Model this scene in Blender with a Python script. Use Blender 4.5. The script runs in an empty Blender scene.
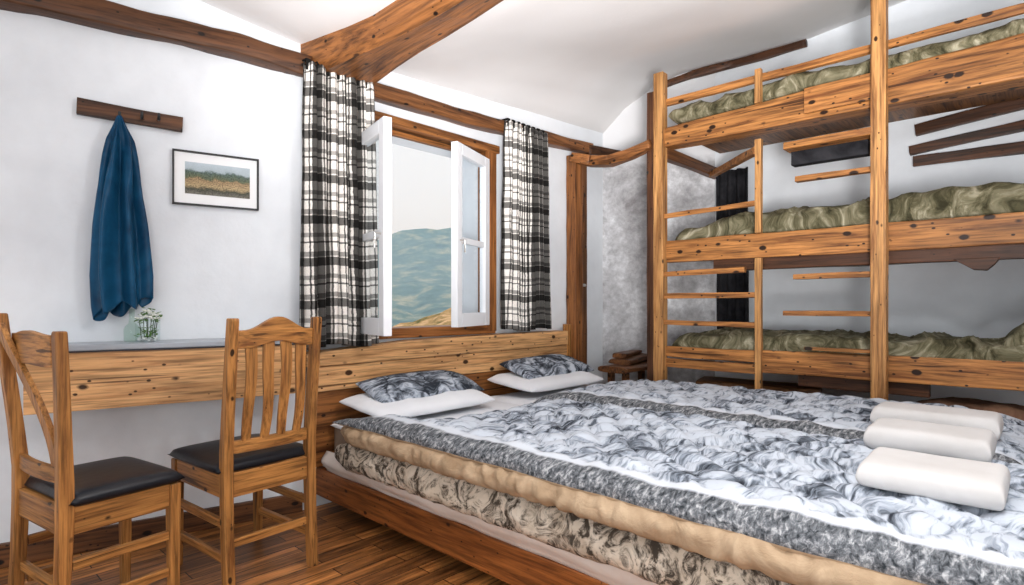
import bpy, bmesh, math, random
from mathutils import Vector, Matrix, noise
random.seed(7)
PI = math.pi
scene = bpy.context.scene
COL = scene.collection

# ------------------------------------------------------------------ camera
cam_d = bpy.data.cameras.new('camera')
cam = bpy.data.objects.new('camera', cam_d)
COL.objects.link(cam)
cam.location = (0, 0, 1.0)
cam.rotation_euler = (PI / 2, 0, 0)
cam_d.sensor_width = 36
cam_d.lens = 36 * 578 / 1024
cam_d.shift_y = 12.5 / 1024
cam_d.clip_start = 0.05
cam_d.clip_end = 6000
scene.camera = cam

# ------------------------------------------------------------------ world, lamps, exposure
world = bpy.data.worlds.new('world')
scene.world = world
world.use_nodes = True
wn = world.node_tree
bgn = wn.nodes['Background']
bgn.inputs['Color'].default_value = (0.94, 0.965, 1.0, 1)
bgn.inputs['Strength'].default_value = 1.0

sun_d = bpy.data.lights.new('sun', 'SUN')
sun = bpy.data.objects.new('sun', sun_d)
COL.objects.link(sun)
sun_d.energy = 2.5
sun_d.angle = math.radians(3)
sun_d.color = (1.0, 0.95, 0.86)
sun.rotation_euler = (math.radians(40), 0, math.radians(40))


def area(name, loc, target, size, power, color):
    d = bpy.data.lights.new(name, 'AREA')
    if isinstance(size, tuple):
        d.shape = 'RECTANGLE'
        d.size, d.size_y = size
    else:
        d.shape = 'DISK'
        d.size = size
    d.energy = power
    d.color = color
    o = bpy.data.objects.new(name, d)
    COL.objects.link(o)
    o.location = loc
    o.rotation_euler = (Vector(target) - Vector(loc)).to_track_quat('-Z', 'Y').to_euler()
    return o


lp_d = bpy.data.lights.new('added_overhead_light', 'POINT')        # unseen point light added to cast the coat's shadow and brighten the ceiling
lp_o = bpy.data.objects.new('added_overhead_light', lp_d)
COL.objects.link(lp_o)
lp_d.energy = 36
lp_d.shadow_soft_size = 0.07
lp_d.color = (0.955, 0.98, 1.0)
lp_o.location = (0.95, 1.05, 1.98)
sp_d = bpy.data.lights.new('added_ceiling_uplight', 'SPOT')     # unseen spot added behind the viewer to brighten the ceiling
sp_o = bpy.data.objects.new('added_ceiling_uplight', sp_d)
COL.objects.link(sp_o)
sp_d.energy = 900
sp_d.color = (1.0, 0.975, 0.965)
sp_d.spot_size = math.radians(88)
sp_d.spot_blend = 1.0
sp_d.shadow_soft_size = 0.35
sp_o.location = (0.25, -0.25, 0.75)
sp_o.rotation_euler = (Vector((0.60, 2.2, 2.65)) - sp_o.location).to_track_quat('-Z', 'Y').to_euler()
area('added_rear_fill', (0.6, -1.6, 1.15), (0.9, 3.0, 1.1), (2.0, 1.4), 50, (0.96, 0.98, 1.0))  # unseen area light added as fill; the rear wall has no window
scene.view_settings.view_transform = 'Standard'
scene.view_settings.look = 'None'
scene.view_settings.gamma = 1
scene.view_settings.use_curve_mapping = False
scene.view_settings.exposure = 0.05

# ------------------------------------------------------------------ frames of reference
# local x runs along a wall, local y points away from the room, z up
W = Matrix.Translation((-1.02, 2.82, 0)) @ Matrix.Rotation(math.atan2(.733, .681), 4, 'Z')    # window wall
L = Matrix.Translation((-1.696, 2.379, 0)) @ Matrix.Rotation(math.atan2(.546, .838), 4, 'Z')  # left wall
O = Matrix.Identity(4)


def fr(x, y, deg):
    return Matrix.Translation((x, y, 0)) @ Matrix.Rotation(math.radians(deg), 4, 'Z')


# ------------------------------------------------------------------ mesh helpers
class MB:
    def __init__(self):
        self.bm = bmesh.new()
        self.uv = None

    def box(self, x0, x1, y0, y1, z0, z1, bev=0.0):
        b = bmesh.new()
        vs = [b.verts.new((x, y, z)) for x in (x0, x1) for y in (y0, y1) for z in (z0, z1)]
        for f in ((0, 1, 3, 2), (4, 6, 7, 5), (0, 4, 5, 1), (2, 3, 7, 6), (0, 2, 6, 4), (1, 5, 7, 3)):
            b.faces.new([vs[i] for i in f])
        if bev > 0:
            bmesh.ops.bevel(b, geom=b.edges[:], offset=bev, segments=2, profile=0.6, affect='EDGES')
        self.add(b)
        return self

    def add(self, b, mat=None):
        if mat is not None:
            b.transform(mat)
        me = bpy.data.meshes.new('tmp')
        b.to_mesh(me)
        b.free()
        self.bm.from_mesh(me)
        bpy.data.meshes.remove(me)

    def rings(self, rings, cap=True, closed=True):
        """loft a list of rings (lists of points)"""
        bm = self.bm
        R = [[bm.verts.new(p) for p in r] for r in rings]
        n = len(R[0])
        for a, b in zip(R[:-1], R[1:]):
            for i in range(n if closed else n - 1):
                j = (i + 1) % n
                bm.faces.new((a[i], a[j], b[j], b[i]))
        if cap:
            bm.faces.new(R[0][::-1])
            bm.faces.new(R[-1])
        return self

    def tube(self, pts, rad, n=10):
        pts = [Vector(p) for p in pts]
        if not isinstance(rad, (list, tuple)):
            rad = [rad] * len(pts)
        rings = []
        ref = Vector((0.13, 0.31, 0.94))
        for i, p in enumerate(pts):
            d = (pts[min(i + 1, len(pts) - 1)] - pts[max(i - 1, 0)]).normalized()
            u = ref.cross(d)
            if u.length < 1e-3:
                u = Vector((1, 0, 0)).cross(d)
            u.normalize()
            v = d.cross(u)
            rings.append([p + (u * math.cos(2 * PI * k / n) + v * math.sin(2 * PI * k / n)) * rad[i] for k in range(n)])
        return self.rings(rings)

    def beam(self, p0, p1, w, h, rough=0.006, seg=14, sag=0.0, freq=4.0, seed=0, taper=1.0, rnd=0.18, pts=None):
        """hewn timber with a rounded rectangular section; w across, h upright"""
        p0 = Vector(p0); p1 = Vector(p1)
        rings = []
        sec = []
        for (sx, sy) in ((1, 1), (-1, 1), (-1, -1), (1, -1)):
            cx, cy = sx * (0.5 - rnd / 2), sy * (0.5 - rnd / 2)
            a0 = math.atan2(sy, sx) - PI / 4
            for k in range(3):
                a = a0 + k * PI / 4
                sec.append((cx + rnd / 2 * math.cos(a), cy + rnd / 2 * math.sin(a)))
        for i in range(seg + 1):
            f = i / seg
            if pts:
                g = f * (len(pts) - 1)
                k = min(int(g), len(pts) - 2)
                e = g - k
                e = e * e * (3 - 2 * e)
                c = Vector(pts[k]).lerp(Vector(pts[k + 1]), e)
                d = Vector(pts[k + 1]) - Vector(pts[k])
            else:
                c = p0.lerp(p1, f)
                d = p1 - p0
            d = Vector((d.x, d.y, d.z)).normalized()
            side = Vector((0, 0, 1)).cross(d)
            if side.length < 0.05:
                side = Vector((1, 0, 0))
            side.normalize()
            up = d.cross(side)
            c = c - up * sag * 4 * f * (1 - f)
            sc = 1 + (taper - 1) * f
            ring = []
            for q, (a, b) in enumerate(sec):
                p = c + side * a * w * sc + up * b * h * sc
                nv = noise.noise_vector(Vector((p.x * freq + seed * 7.3, p.y * freq + q // 3 * 1.7, p.z * freq * 2)))
                ring.append(p + side * nv.x * rough + up * nv.y * rough)
            rings.append(ring)
        return self.rings(rings)

    def prism(self, poly, thick, mat):
        """poly in local xz, extruded along local y (centred), placed by mat"""
        b = bmesh.new()
        a = [b.verts.new((x, -thick / 2, z)) for x, z in poly]
        c = [b.verts.new((x, thick / 2, z)) for x, z in poly]
        n = len(poly)
        b.faces.new(a)
        b.faces.new(c[::-1])
        for i in range(n):
            j = (i + 1) % n
            b.faces.new((a[j], a[i], c[i], c[j]))
        self.add(b, mat)
        return self

    def grid(self, nu, nv, fn, uvfn=None, mi=0):
        bm = self.bm
        V = [[bm.verts.new(fn(i / nu, j / nv)) for j in range(nv + 1)] for i in range(nu + 1)]
        uvl = bm.loops.layers.uv.verify() if uvfn else None
        for i in range(nu):
            for j in range(nv):
                f = bm.faces.new((V[i][j], V[i + 1][j], V[i + 1][j + 1], V[i][j + 1]))
                f.material_index = mi
                if uvfn:
                    for lp, (a, b) in zip(f.loops, ((i, j), (i + 1, j), (i + 1, j + 1), (i, j + 1))):
                        lp[uvl].uv = uvfn(a / nu, b / nv)
        return self

    def build(self, name, mat, F=O, base=(0, 0, 0), parent=None, smooth=False, bevel=0.0, merge=True, subsurf=0):
        bm = self.bm
        if merge:
            bmesh.ops.remove_doubles(bm, verts=bm.verts[:], dist=1e-5)
        bmesh.ops.recalc_face_normals(bm, faces=bm.faces[:])
        bmesh.ops.translate(bm, verts=bm.verts[:], vec=-Vector(base))
        me = bpy.data.meshes.new(name)
        bm.to_mesh(me)
        bm.free()
        for m in (mat if isinstance(mat, (list, tuple)) else [mat]):
            me.materials.append(m)
        if smooth:
            me.polygons.foreach_set('use_smooth', [True] * len(me.polygons))
        o = bpy.data.objects.new(name, me)
        COL.objects.link(o)
        if parent is not None:
            o.parent = parent
        else:
            o.matrix_world = F @ Matrix.Translation(base)
        if bevel > 0:
            md = o.modifiers.new('bevel', 'BEVEL')
            md.width = bevel
            md.segments = 2
            md.limit_method = 'ANGLE'
            md.angle_limit = math.radians(35)
        if subsurf:
            md = o.modifiers.new('smooth', 'SUBSURF')
            md.levels = md.render_levels = subsurf
        return o


def tag(o, label, cat, group=None, kind=None):
    o['label'] = label
    o['category'] = cat
    if group:
        o['group'] = group
    if kind:
        o['kind'] = kind
    return o


def thing(name, label, cat, F=O, base=(0, 0, 0), group=None, kind=None):
    o = bpy.data.objects.new(name, None)
    COL.objects.link(o)
    o.empty_display_size = 0.1
    o.matrix_world = F @ Matrix.Translation(base)
    return tag(o, label, cat, group, kind)


# ------------------------------------------------------------------ material helpers
class NT:
    def __init__(self, name, rough=0.6, spec=0.3):
        self.m = bpy.data.materials.new(name)
        self.m.use_nodes = True
        self.t = self.m.node_tree
        self.b = self.t.nodes['Principled BSDF']
        self.b.inputs['Roughness'].default_value = rough
        self.b.inputs['Specular IOR Level'].default_value = spec

    def n(self, kind, **kw):
        nd = self.t.nodes.new(kind)
        for k, v in kw.items():
            if k in nd.inputs:
                self.set(nd.inputs[k], v)
            else:
                setattr(nd, k, v)
        return nd

    def set(self, sock, v):
        if hasattr(v, 'is_output') or isinstance(v, bpy.types.NodeSocket):
            self.t.links.new(v, sock)
        else:
            sock.default_value = v

    def coords(self, which='Object', scale=(1, 1, 1), rnd=True, rot=(0, 0, 0)):
        tc = self.n('ShaderNodeTexCoord')
        out = tc.outputs[which]
        if rnd:
            oi = self.n('ShaderNodeObjectInfo')
            mul = self.n('ShaderNodeMath', operation='MULTIPLY')
            self.set(mul.inputs[0], oi.outputs['Random'])
            mul.inputs[1].default_value = 9.0
            va = self.n('ShaderNodeVectorMath', operation='ADD')
            self.set(va.inputs[0], out)
            self.set(va.inputs[1], mul.outputs[0])
            out = va.outputs[0]
        mp = self.n('ShaderNodeMapping')
        self.set(mp.inputs['Vector'], out)
        mp.inputs['Scale'].default_value = scale
        mp.inputs['Rotation'].default_value = rot
        return mp.outputs[0]

    def noise(self, vec, scale, detail=4, rough=0.55, dist=0.0):
        nd = self.n('ShaderNodeTexNoise')
        self.set(nd.inputs['Vector'], vec)
        nd.inputs['Scale'].default_value = scale
        nd.inputs['Detail'].default_value = detail
        nd.inputs['Roughness'].default_value = rough
        nd.inputs['Distortion'].default_value = dist
        return nd.outputs['Fac']

    def voro(self, vec, scale, feature='F1', rnd=1.0):
        nd = self.n('ShaderNodeTexVoronoi', feature=feature)
        self.set(nd.inputs['Vector'], vec)
        nd.inputs['Scale'].default_value = scale
        nd.inputs['Randomness'].default_value = rnd
        return nd.outputs['Distance']

    def ramp(self, fac, stops, interp='LINEAR'):
        nd = self.n('ShaderNodeValToRGB')
        cr = nd.color_ramp
        cr.interpolation = interp
        while len(cr.elements) < len(stops):
            cr.elements.new(0.5)
        for e, (p, c) in zip(cr.elements, stops):
            e.position = p
            e.color = (*c, 1) if not isinstance(c, (int, float)) else (c, c, c, 1)
        self.set(nd.inputs['Fac'], fac)
        return nd.outputs['Color']

    def mix(self, fac, a, b, mode='MIX'):
        nd = self.n('ShaderNodeMix', data_type='RGBA', blend_type=mode)
        self.set(nd.inputs[0], fac)
        for s, v in ((nd.inputs[6], a), (nd.inputs[7], b)):
            self.set(s, (*v, 1) if isinstance(v, tuple) and len(v) == 3 else v)
        return nd.outputs[2]

    def math(self, op, a, b=0.0, c=None):
        nd = self.n('ShaderNodeMath', operation=op)
        self.set(nd.inputs[0], a)
        self.set(nd.inputs[1], b)
        if c is not None:
            self.set(nd.inputs[2], c)
        return nd.outputs[0]

    def bump(self, h, strength=0.3, dist=0.01):
        nd = self.n('ShaderNodeBump')
        self.set(nd.inputs['Height'], h)
        nd.inputs['Strength'].default_value = strength
        nd.inputs['Distance'].default_value = dist
        self.set(self.b.inputs['Normal'], nd.outputs[0])

    def color(self, c):
        self.set(self.b.inputs['Base Color'], (*c, 1) if isinstance(c, tuple) and len(c) == 3 else c)
        return self


def wood(name, light, dark, axis='X', grain=1.0, knots=0.5, rough=0.45, lo=0.40, hi=0.60, crack=True):
    t = NT(name, rough, 0.3)
    i = 'XYZ'.index(axis)
    s = [20 * grain] * 3
    s[i] = 1.3 * grain
    v = t.coords(scale=tuple(s))
    mid = tuple((a * 0.6 + b * 0.4) for a, b in zip(light, dark))
    g = t.noise(v, 1.6, 8, 0.66, 0.6)
    c = t.ramp(g, [(lo - .05, dark), ((lo + hi) / 2 - .02, mid), (hi, light)])
    fine = [75 * grain] * 3
    fine[i] = 3 * grain
    g2 = t.noise(t.coords(scale=tuple(fine)), 1.4, 3, 0.6)
    c = t.mix(0.75, c, t.ramp(g2, [(0.33, 0.30), (0.55, 1.08)]), 'MULTIPLY')
    # long dark splits along the grain
    sp = [34 * grain] * 3
    sp[i] = 0.9 * grain
    g4 = t.noise(t.coords(scale=tuple(sp)), 1.0, 2, 0.5, 0.3)
    c = t.mix(t.ramp(g4, [(0.665, 0.0), (0.70, 0.85)]), c, tuple(x * 0.3 for x in dark))
    big = [3] * 3
    big[i] = 0.9
    g3 = t.noise(t.coords(scale=tuple(big)), 1.5, 3)
    c = t.mix(0.5, c, t.ramp(g3, [(0.3, 0.5), (0.62, 1.2)]), 'MULTIPLY')
    if knots:
        for kk, rr in ((1.0, 1.0), (2.1, 0.8)):
            ks = [13.0 * kk] * 3
            ks[i] = 8.0 * kk
            kv = t.coords(scale=tuple(ks))
            kn = t.noise(kv, 2.5, 3)
            d = t.math('ADD', t.voro(kv, 1.0), t.math('MULTIPLY', kn, 0.10))
            k = t.ramp(d, [((0.10 + 0.10 * knots) * rr, 1.0), ((0.13 + 0.13 * knots) * rr, 0.0)])
            c = t.mix(k, c, tuple(x * 0.14 for x in dark))
    t.color(c)
    t.bump(g2, 0.35, 0.004)
    return t.m


def plain(name, c, rough=0.6, spec=0.3, var=0.12, scale=8, bump=0.0, metal=0.0):
    t = NT(name, rough, spec)
    g = t.noise(t.coords(), scale, 4)
    t.color(t.mix(g, tuple(x * (1 - var) for x in c), tuple(min(1, x * (1 + var)) for x in c)))
    t.b.inputs['Metallic'].default_value = metal
    if bump:
        t.bump(g, bump, 0.01)
    return t.m


M = {}
ORANGE, BROWN = (0.56, 0.27, 0.085), (0.17, 0.062, 0.018)
M['chair_v'] = wood('chair wood upright', (0.50, 0.225, 0.062), (0.20, 0.074, 0.02), 'Z', 1.3, 0.25)
M['chair_x'] = wood('chair wood across', (0.50, 0.225, 0.062), (0.20, 0.074, 0.02), 'X', 1.3, 0.25)
M['chair_y'] = wood('chair wood lengthwise', (0.50, 0.225, 0.062), (0.20, 0.074, 0.02), 'Y', 1.3, 0.25)
M['pine_x'] = wood('knotty pine', (0.70, 0.39, 0.17), (0.34, 0.145, 0.05), 'X', 0.9, 0.95, lo=0.32, hi=0.56)
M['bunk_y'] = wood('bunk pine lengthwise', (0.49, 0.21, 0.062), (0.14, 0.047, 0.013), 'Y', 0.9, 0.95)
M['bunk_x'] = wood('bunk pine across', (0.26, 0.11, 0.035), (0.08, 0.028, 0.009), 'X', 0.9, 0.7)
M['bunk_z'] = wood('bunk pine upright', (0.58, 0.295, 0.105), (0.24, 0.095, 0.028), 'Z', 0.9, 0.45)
M['beam_y'] = wood('old beam lengthwise', (0.36, 0.14, 0.042), (0.07, 0.025, 0.009), 'Y', 0.7, 0.4)
M['beam_x'] = wood('old rail timber', (0.115, 0.045, 0.017), (0.03, 0.012, 0.006), 'X', 0.8, 0.5)
M['rail_x'] = wood('rail timber warm', (0.24, 0.095, 0.033), (0.055, 0.02, 0.008), 'X', 0.8, 0.5)
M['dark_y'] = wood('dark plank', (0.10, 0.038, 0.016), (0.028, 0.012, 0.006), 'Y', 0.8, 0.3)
M['shaded_z'] = wood('shaded upright', (0.10, 0.038, 0.016), (0.028, 0.012, 0.006), 'Z', 0.8, 0.3)
M['dark_x'] = wood('dark oak', (0.19, 0.075, 0.027), (0.05, 0.02, 0.009), 'X', 0.8, 0.6)
M['frame_z'] = wood('window timber upright', (0.34, 0.13, 0.038), (0.11, 0.038, 0.012), 'Z', 0.8, 0.3)
M['frame_x'] = wood('window timber across', (0.36, 0.14, 0.04), (0.11, 0.038, 0.012), 'X', 0.8, 0.3)
M['bedrail_y'] = wood('bed rail wood', (0.38, 0.125, 0.03), (0.15, 0.044, 0.011), 'Y', 0.9, 0.4)
M['ledge_y'] = wood('ledge wood', (0.33, 0.14, 0.05), (0.1, 0.04, 0.015), 'Y', 0.9, 0.4)
M['white_paint'] = plain('white window paint', (0.80, 0.82, 0.85), 0.4, 0.4, 0.05)
M['leather'] = plain('black leather', (0.008, 0.009, 0.013), 0.36, 0.32, 0.3, 30, 0.1)
M['black'] = plain('black metal', (0.015, 0.015, 0.016), 0.45, 0.4)
M['brass'] = plain('worn metal', (0.5, 0.48, 0.45), 0.35, 0.5, 0.15, 20, 0, 0.8)


def m_wall():
    t = NT('white plaster', 0.85, 0.15)
    v = t.coords(rnd=False)
    g = t.noise(v, 1.1, 4, 0.55)
    f = t.noise(v, 9, 5, 0.6)
    c = t.ramp(g, [(0.30, (0.66, 0.685, 0.72)), (0.55, (0.785, 0.82, 0.855)), (0.8, (0.81, 0.84, 0.87))])
    c = t.mix(0.18, c, t.ramp(f, [(0.3, 0.75), (0.6, 1.0)]), 'MULTIPLY')
    t.color(c)
    t.bump(t.math('ADD', t.math('MULTIPLY', g, 3), f), 0.30, 0.012)
    return t.m


def m_ceiling():
    t = NT('ceiling plaster', 0.9, 0.1)
    v = t.coords(rnd=False)
    g = t.noise(v, 0.9, 3)
    f = t.noise(v, 14, 4)
    t.color(t.ramp(g, [(0.3, (0.76, 0.745, 0.74)), (0.7, (0.84, 0.83, 0.825))]))
    t.bump(t.math('ADD', t.math('MULTIPLY', g, 2), t.math('MULTIPLY', f, 0.4)), 0.25, 0.01)
    return t.m


def m_concrete():
    t = NT('mottled grey render', 0.9, 0.15)
    v = t.coords(rnd=False)
    g = t.noise(v, 2.6, 6, 0.65, 0.3)
    f = t.noise(v, 22, 5, 0.7)
    c = t.ramp(g, [(0.32, (0.29, 0.28, 0.285)), (0.5, (0.54, 0.54, 0.555)), (0.66, (0.82, 0.83, 0.85))])
    c = t.mix(0.55, c, t.ramp(f, [(0.35, 0.5), (0.62, 1.1)]), 'MULTIPLY')
    tc = t.n('ShaderNodeTexCoord')
    sp = t.n('ShaderNodeSeparateXYZ')
    t.set(sp.inputs[0], tc.outputs['Object'])
    up = t.ramp(t.math('DIVIDE', t.math('ADD', sp.outputs[2], t.math('MULTIPLY', g, 0.12)), 3.0), [(0.725, 0.0), (0.75, 1.0)])
    t.color(t.mix(up, c, (0.74, 0.745, 0.76)))
    t.bump(f, 0.3, 0.01)
    return t.m


def m_floor():
    t = NT('plank floor', 0.38, 0.4)
    v = t.coords(rnd=False)
    br = t.n('ShaderNodeTexBrick', offset=0.37, offset_frequency=2, squash=1.0)
    t.set(br.inputs['Vector'], v)
    br.inputs['Scale'].default_value = 1.0
    br.inputs['Brick Width'].default_value = 0.62
    br.inputs['Row Height'].default_value = 0.075
    br.inputs['Mortar Size'].default_value = 0.0022
    br.inputs['Mortar Smooth'].default_value = 0.1
    br.inputs['Bias'].default_value = -0.1
    br.inputs['Color1'].default_value = (0.46, 0.185, 0.052, 1)
    br.inputs['Color2'].default_value = (0.12, 0.045, 0.015, 1)
    br.inputs['Mortar'].default_value = (0.012, 0.006, 0.003, 1)
    v2 = t.coords(scale=(2.2, 26, 26), rnd=False)
    g = t.noise(v2, 1.4, 7, 0.65, 0.6)
    c = t.mix(0.85, br.outputs['Color'], t.ramp(g, [(0.36, 0.22), (0.5, 0.85), (0.64, 1.7)]), 'MULTIPLY')
    t.color(c)
    t.bump(t.math('ADD', t.math('MULTIPLY', g, 0.4), t.math('MULTIPLY', br.outputs['Fac'], -1.5)), 0.3, 0.004)
    return t.m


def m_plaid():
    t = NT('plaid cloth', 0.9, 0.1)
    tc = t.n('ShaderNodeTexCoord')
    sp = t.n('ShaderNodeSeparateXYZ')
    t.set(sp.inputs[0], tc.outputs['UV'])
    wob = t.math('MULTIPLY', t.noise(t.coords('UV', rnd=False), 40, 2), 0.006)
    u = t.math('FRACT', t.math('DIVIDE', t.math('ADD', sp.outputs[0], wob), 0.105))
    v = t.math('FRACT', t.math('DIVIDE', t.math('ADD', sp.outputs[1], wob), 0.20))
    st = [(0.0, 0.05), (0.22, 0.6), (0.28, 0.10), (0.36, 1.0), (0.58, 0.22), (0.64, 1.0), (0.80, 0.10), (0.85, 0.9), (0.92, 0.05)]
    a = t.ramp(u, st, 'CONSTANT')
    st2 = [(0.0, 0.10), (0.15, 0.9), (0.18, 0.32), (0.30, 1.0), (0.50, 0.15), (0.54, 1.0), (0.64, 0.38), (0.74, 0.95), (0.95, 0.10)]
    b = t.ramp(v, st2, 'CONSTANT')
    c = t.mix(1.0, a, b, 'MULTIPLY')
    c = t.mix(0.12, c, t.mix(0.35, a, b))
    warm = t.mix(1.0, c, (0.96, 0.91, 0.85), 'MULTIPLY')
    gr = t.noise(t.coords('UV', scale=(300, 300, 1), rnd=False), 1, 2)
    c = t.mix(0.4, warm, t.ramp(gr, [(0.35, 0.5), (0.65, 1.1)]), 'MULTIPLY')
    t.color(c)
    t.b.inputs['Subsurface Weight'].default_value = 0.0
    t.bump(gr, 0.15, 0.002)
    return t.m


def m_print(name, border=None, scale=1.0, ends=None, lift=0.06):
    """leafy charcoal print on white; border = (axis, position, direction) gives a shaggy grey band and a white stripe"""
    t = NT(name, 0.85, 0.12)
    v = t.coords(scale=(scale,) * 3)
    warp = t.n('ShaderNodeTexNoise')
    t.set(warp.inputs['Vector'], v)
    warp.inputs['Scale'].default_value = 3.2
    warp.inputs['Detail'].default_value = 3
    wv = t.n('ShaderNodeVectorMath', operation='MULTIPLY_ADD')
    t.set(wv.inputs[0], warp.outputs['Color'])
    wv.inputs[1].default_value = (0.35, 0.35, 0.35)
    t.set(wv.inputs[2], v)
    brush = []
    for rz in (0.75, -0.55):
        mp = t.n('ShaderNodeMapping')
        t.set(mp.inputs['Vector'], wv.outputs[0])
        mp.inputs['Scale'].default_value = (8, 42, 8)
        mp.inputs['Rotation'].default_value = (0, 0, rz)
        brush.append(t.noise(mp.outputs[0], 1.0, 5, 0.66, 0.5))
    side = t.ramp(t.noise(v, 4.5, 2), [(0.46, 0.0), (0.54, 1.0)])
    strokes = t.mix(side, brush[0], brush[1])
    crease_lines = t.voro(wv.outputs[0], 5.2, 'DISTANCE_TO_EDGE')  # dark lines of the cloth's creases, painted into the print
    area_ = t.noise(wv.outputs[0], 5.5, 3)
    k = t.math('ADD', strokes, t.math('MULTIPLY', t.math('SUBTRACT', area_, 0.5), 0.85))
    k = t.math('ADD', k, t.math('SUBTRACT', t.math('MULTIPLY', t.math('MINIMUM', crease_lines, 0.06), 2.0), 0.06))
    k = t.math('ADD', k, lift)
    c = t.ramp(k, [(0.36, (0.025, 0.03, 0.04)), (0.47, (0.13, 0.15, 0.18)), (0.56, (0.32, 0.36, 0.42)), (0.66, (0.53, 0.575, 0.64))])
    if border:
        ax, pos, sgn, wid, stripe = border
        tc = t.n('ShaderNodeTexCoord')
        sp = t.n('ShaderNodeSeparateXYZ')
        t.set(sp.inputs[0], tc.outputs['Object'])
        fs = [30, 30, 30]
        fs[ax] = 8
        fur = t.noise(t.coords(scale=tuple(fs), rot=(0, 0, 0.35)), 2.4, 5, 0.7, 0.5)
        furc = t.ramp(fur, [(0.36, (0.025, 0.03, 0.035)), (0.52, (0.16, 0.17, 0.185)), (0.68, (0.52, 0.53, 0.54))])
        edge = t.math('MULTIPLY', t.math('SUBTRACT', sp.outputs[ax], pos), sgn)
        edge = t.math('ADD', edge, t.math('MULTIPLY', t.math('SUBTRACT', t.noise(v, 22, 2), 0.5), 0.018))
        inner = t.ramp(t.math('DIVIDE', edge, 0.5), [((wid + stripe) * 2 - .004, 0.0), ((wid + stripe) * 2 + .02, 1.0)])
        fac2 = t.ramp(t.math('DIVIDE', edge, 0.5), [(wid * 2 - .01, 1.0), (wid * 2 + .015, 0.0)])
        c = t.mix(inner, (0.60, 0.635, 0.69), c)
        c = t.mix(fac2, c, furc)
    t.color(c)
    w = t.noise(t.coords(), 28, 4, 0.6, 0.5)
    t.bump(w, 0.25, 0.006)
    return t.m


def m_cloth(name, c1, c2, scale=6, dark=None, amount=0.5, wrinkle=0.3, rough=0.88):
    t = NT(name, rough, 0.12)
    v = t.coords()
    g = t.noise(v, scale, 5, 0.6, 0.6)
    c = t.ramp(g, [(0.35, c1), (0.65, c2)])
    if dark:
        h = t.noise(t.coords(scale=(1, 1, 1.0)), scale * 1.9, 6, 0.72, 1.8)
        c = t.mix(t.ramp(h, [(0.30 + 0.2 * amount, 1.0), (0.42 + 0.2 * amount, 0.0)]), c, dark)
    t.color(c)
    t.bump(t.noise(v, 16, 4, 0.6, 0.8), wrinkle, 0.01)
    return t.m


M['wall'] = m_wall()
M['ceiling'] = m_ceiling()
M['concrete'] = m_concrete()
M['floor'] = m_floor()
M['plaid'] = m_plaid()
M['sheet'] = m_cloth('white sheet', (0.76, 0.78, 0.82), (0.82, 0.84, 0.87), 3, wrinkle=0.15)
M['sheet_side'] = m_cloth('cream sheet', (0.70, 0.60, 0.53), (0.80, 0.73, 0.67), 3, wrinkle=0.2)
M['mattress'] = m_cloth('brown ticking', (0.16, 0.11, 0.08), (0.26, 0.19, 0.14), 6)
M['beige'] = m_cloth('beige lining', (0.33, 0.225, 0.135), (0.54, 0.40, 0.265), 9, wrinkle=0.8)
M['quilt'] = m_cloth('beige quilt with charcoal print', (0.52, 0.43, 0.33), (0.72, 0.63, 0.52), 7, (0.07, 0.055, 0.042), 0.62, 0.7)
def m_olive():
    t = NT('olive printed cotton', 0.8, 0.15)
    warp = t.n('ShaderNodeTexNoise')
    v = t.coords()
    t.set(warp.inputs['Vector'], v)
    warp.inputs['Scale'].default_value = 2.5
    wv = t.n('ShaderNodeVectorMath', operation='MULTIPLY_ADD')
    t.set(wv.inputs[0], warp.outputs['Color'])
    wv.inputs[1].default_value = (0.5, 0.5, 0.5)
    t.set(wv.inputs[2], v)
    mp = t.n('ShaderNodeMapping')
    t.set(mp.inputs['Vector'], wv.outputs[0])
    mp.inputs['Scale'].default_value = (5, 15, 7)
    mp.inputs['Rotation'].default_value = (0.5, 0, 0.9)
    g = t.noise(mp.outputs[0], 1.1, 6, 0.66, 0.5)
    c = t.ramp(g, [(0.34, (0.035, 0.032, 0.016)), (0.45, (0.105, 0.095, 0.052)), (0.56, (0.215, 0.195, 0.122)), (0.69, (0.46, 0.425, 0.31))])
    t.color(c)
    t.bump(t.math('ADD', g, t.noise(v, 18, 4, 0.6, 0.8)), 0.8, 0.012)
    return t.m


M['camo'] = m_olive()
M['towel'] = m_cloth('white towelling', (0.54, 0.52, 0.505), (0.60, 0.585, 0.575), 3, wrinkle=0.12)
M['blue'] = m_cloth('blue satin', (0.003, 0.030, 0.072), (0.010, 0.078, 0.165), 5, wrinkle=0.12, rough=0.33)
M['black_cloth'] = m_cloth('black cloth', (0.010, 0.010, 0.012), (0.03, 0.03, 0.034), 8)
M['brown_cloth'] = m_cloth('brown blanket', (0.10, 0.05, 0.03), (0.24, 0.13, 0.08), 8, wrinkle=0.5)
M['slate'] = plain('grey table top', (0.34, 0.37, 0.41), 0.3, 0.4, 0.25, 12)
M['edge'] = plain('dark table edge', (0.03, 0.03, 0.035), 0.5)
M['mat_board'] = plain('white mat board', (0.82, 0.83, 0.84), 0.8, 0.1, 0.02)
M['leaf'] = plain('green leaves', (0.09, 0.19, 0.045), 0.5, 0.3, 0.4, 40)
M['petal'] = plain('white petals', (0.82, 0.83, 0.78), 0.6, 0.2, 0.05)
M['stem'] = plain('dark green stems', (0.03, 0.06, 0.02), 0.5)
M['marble'] = plain('white pebbles', (0.75, 0.76, 0.77), 0.6)


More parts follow.
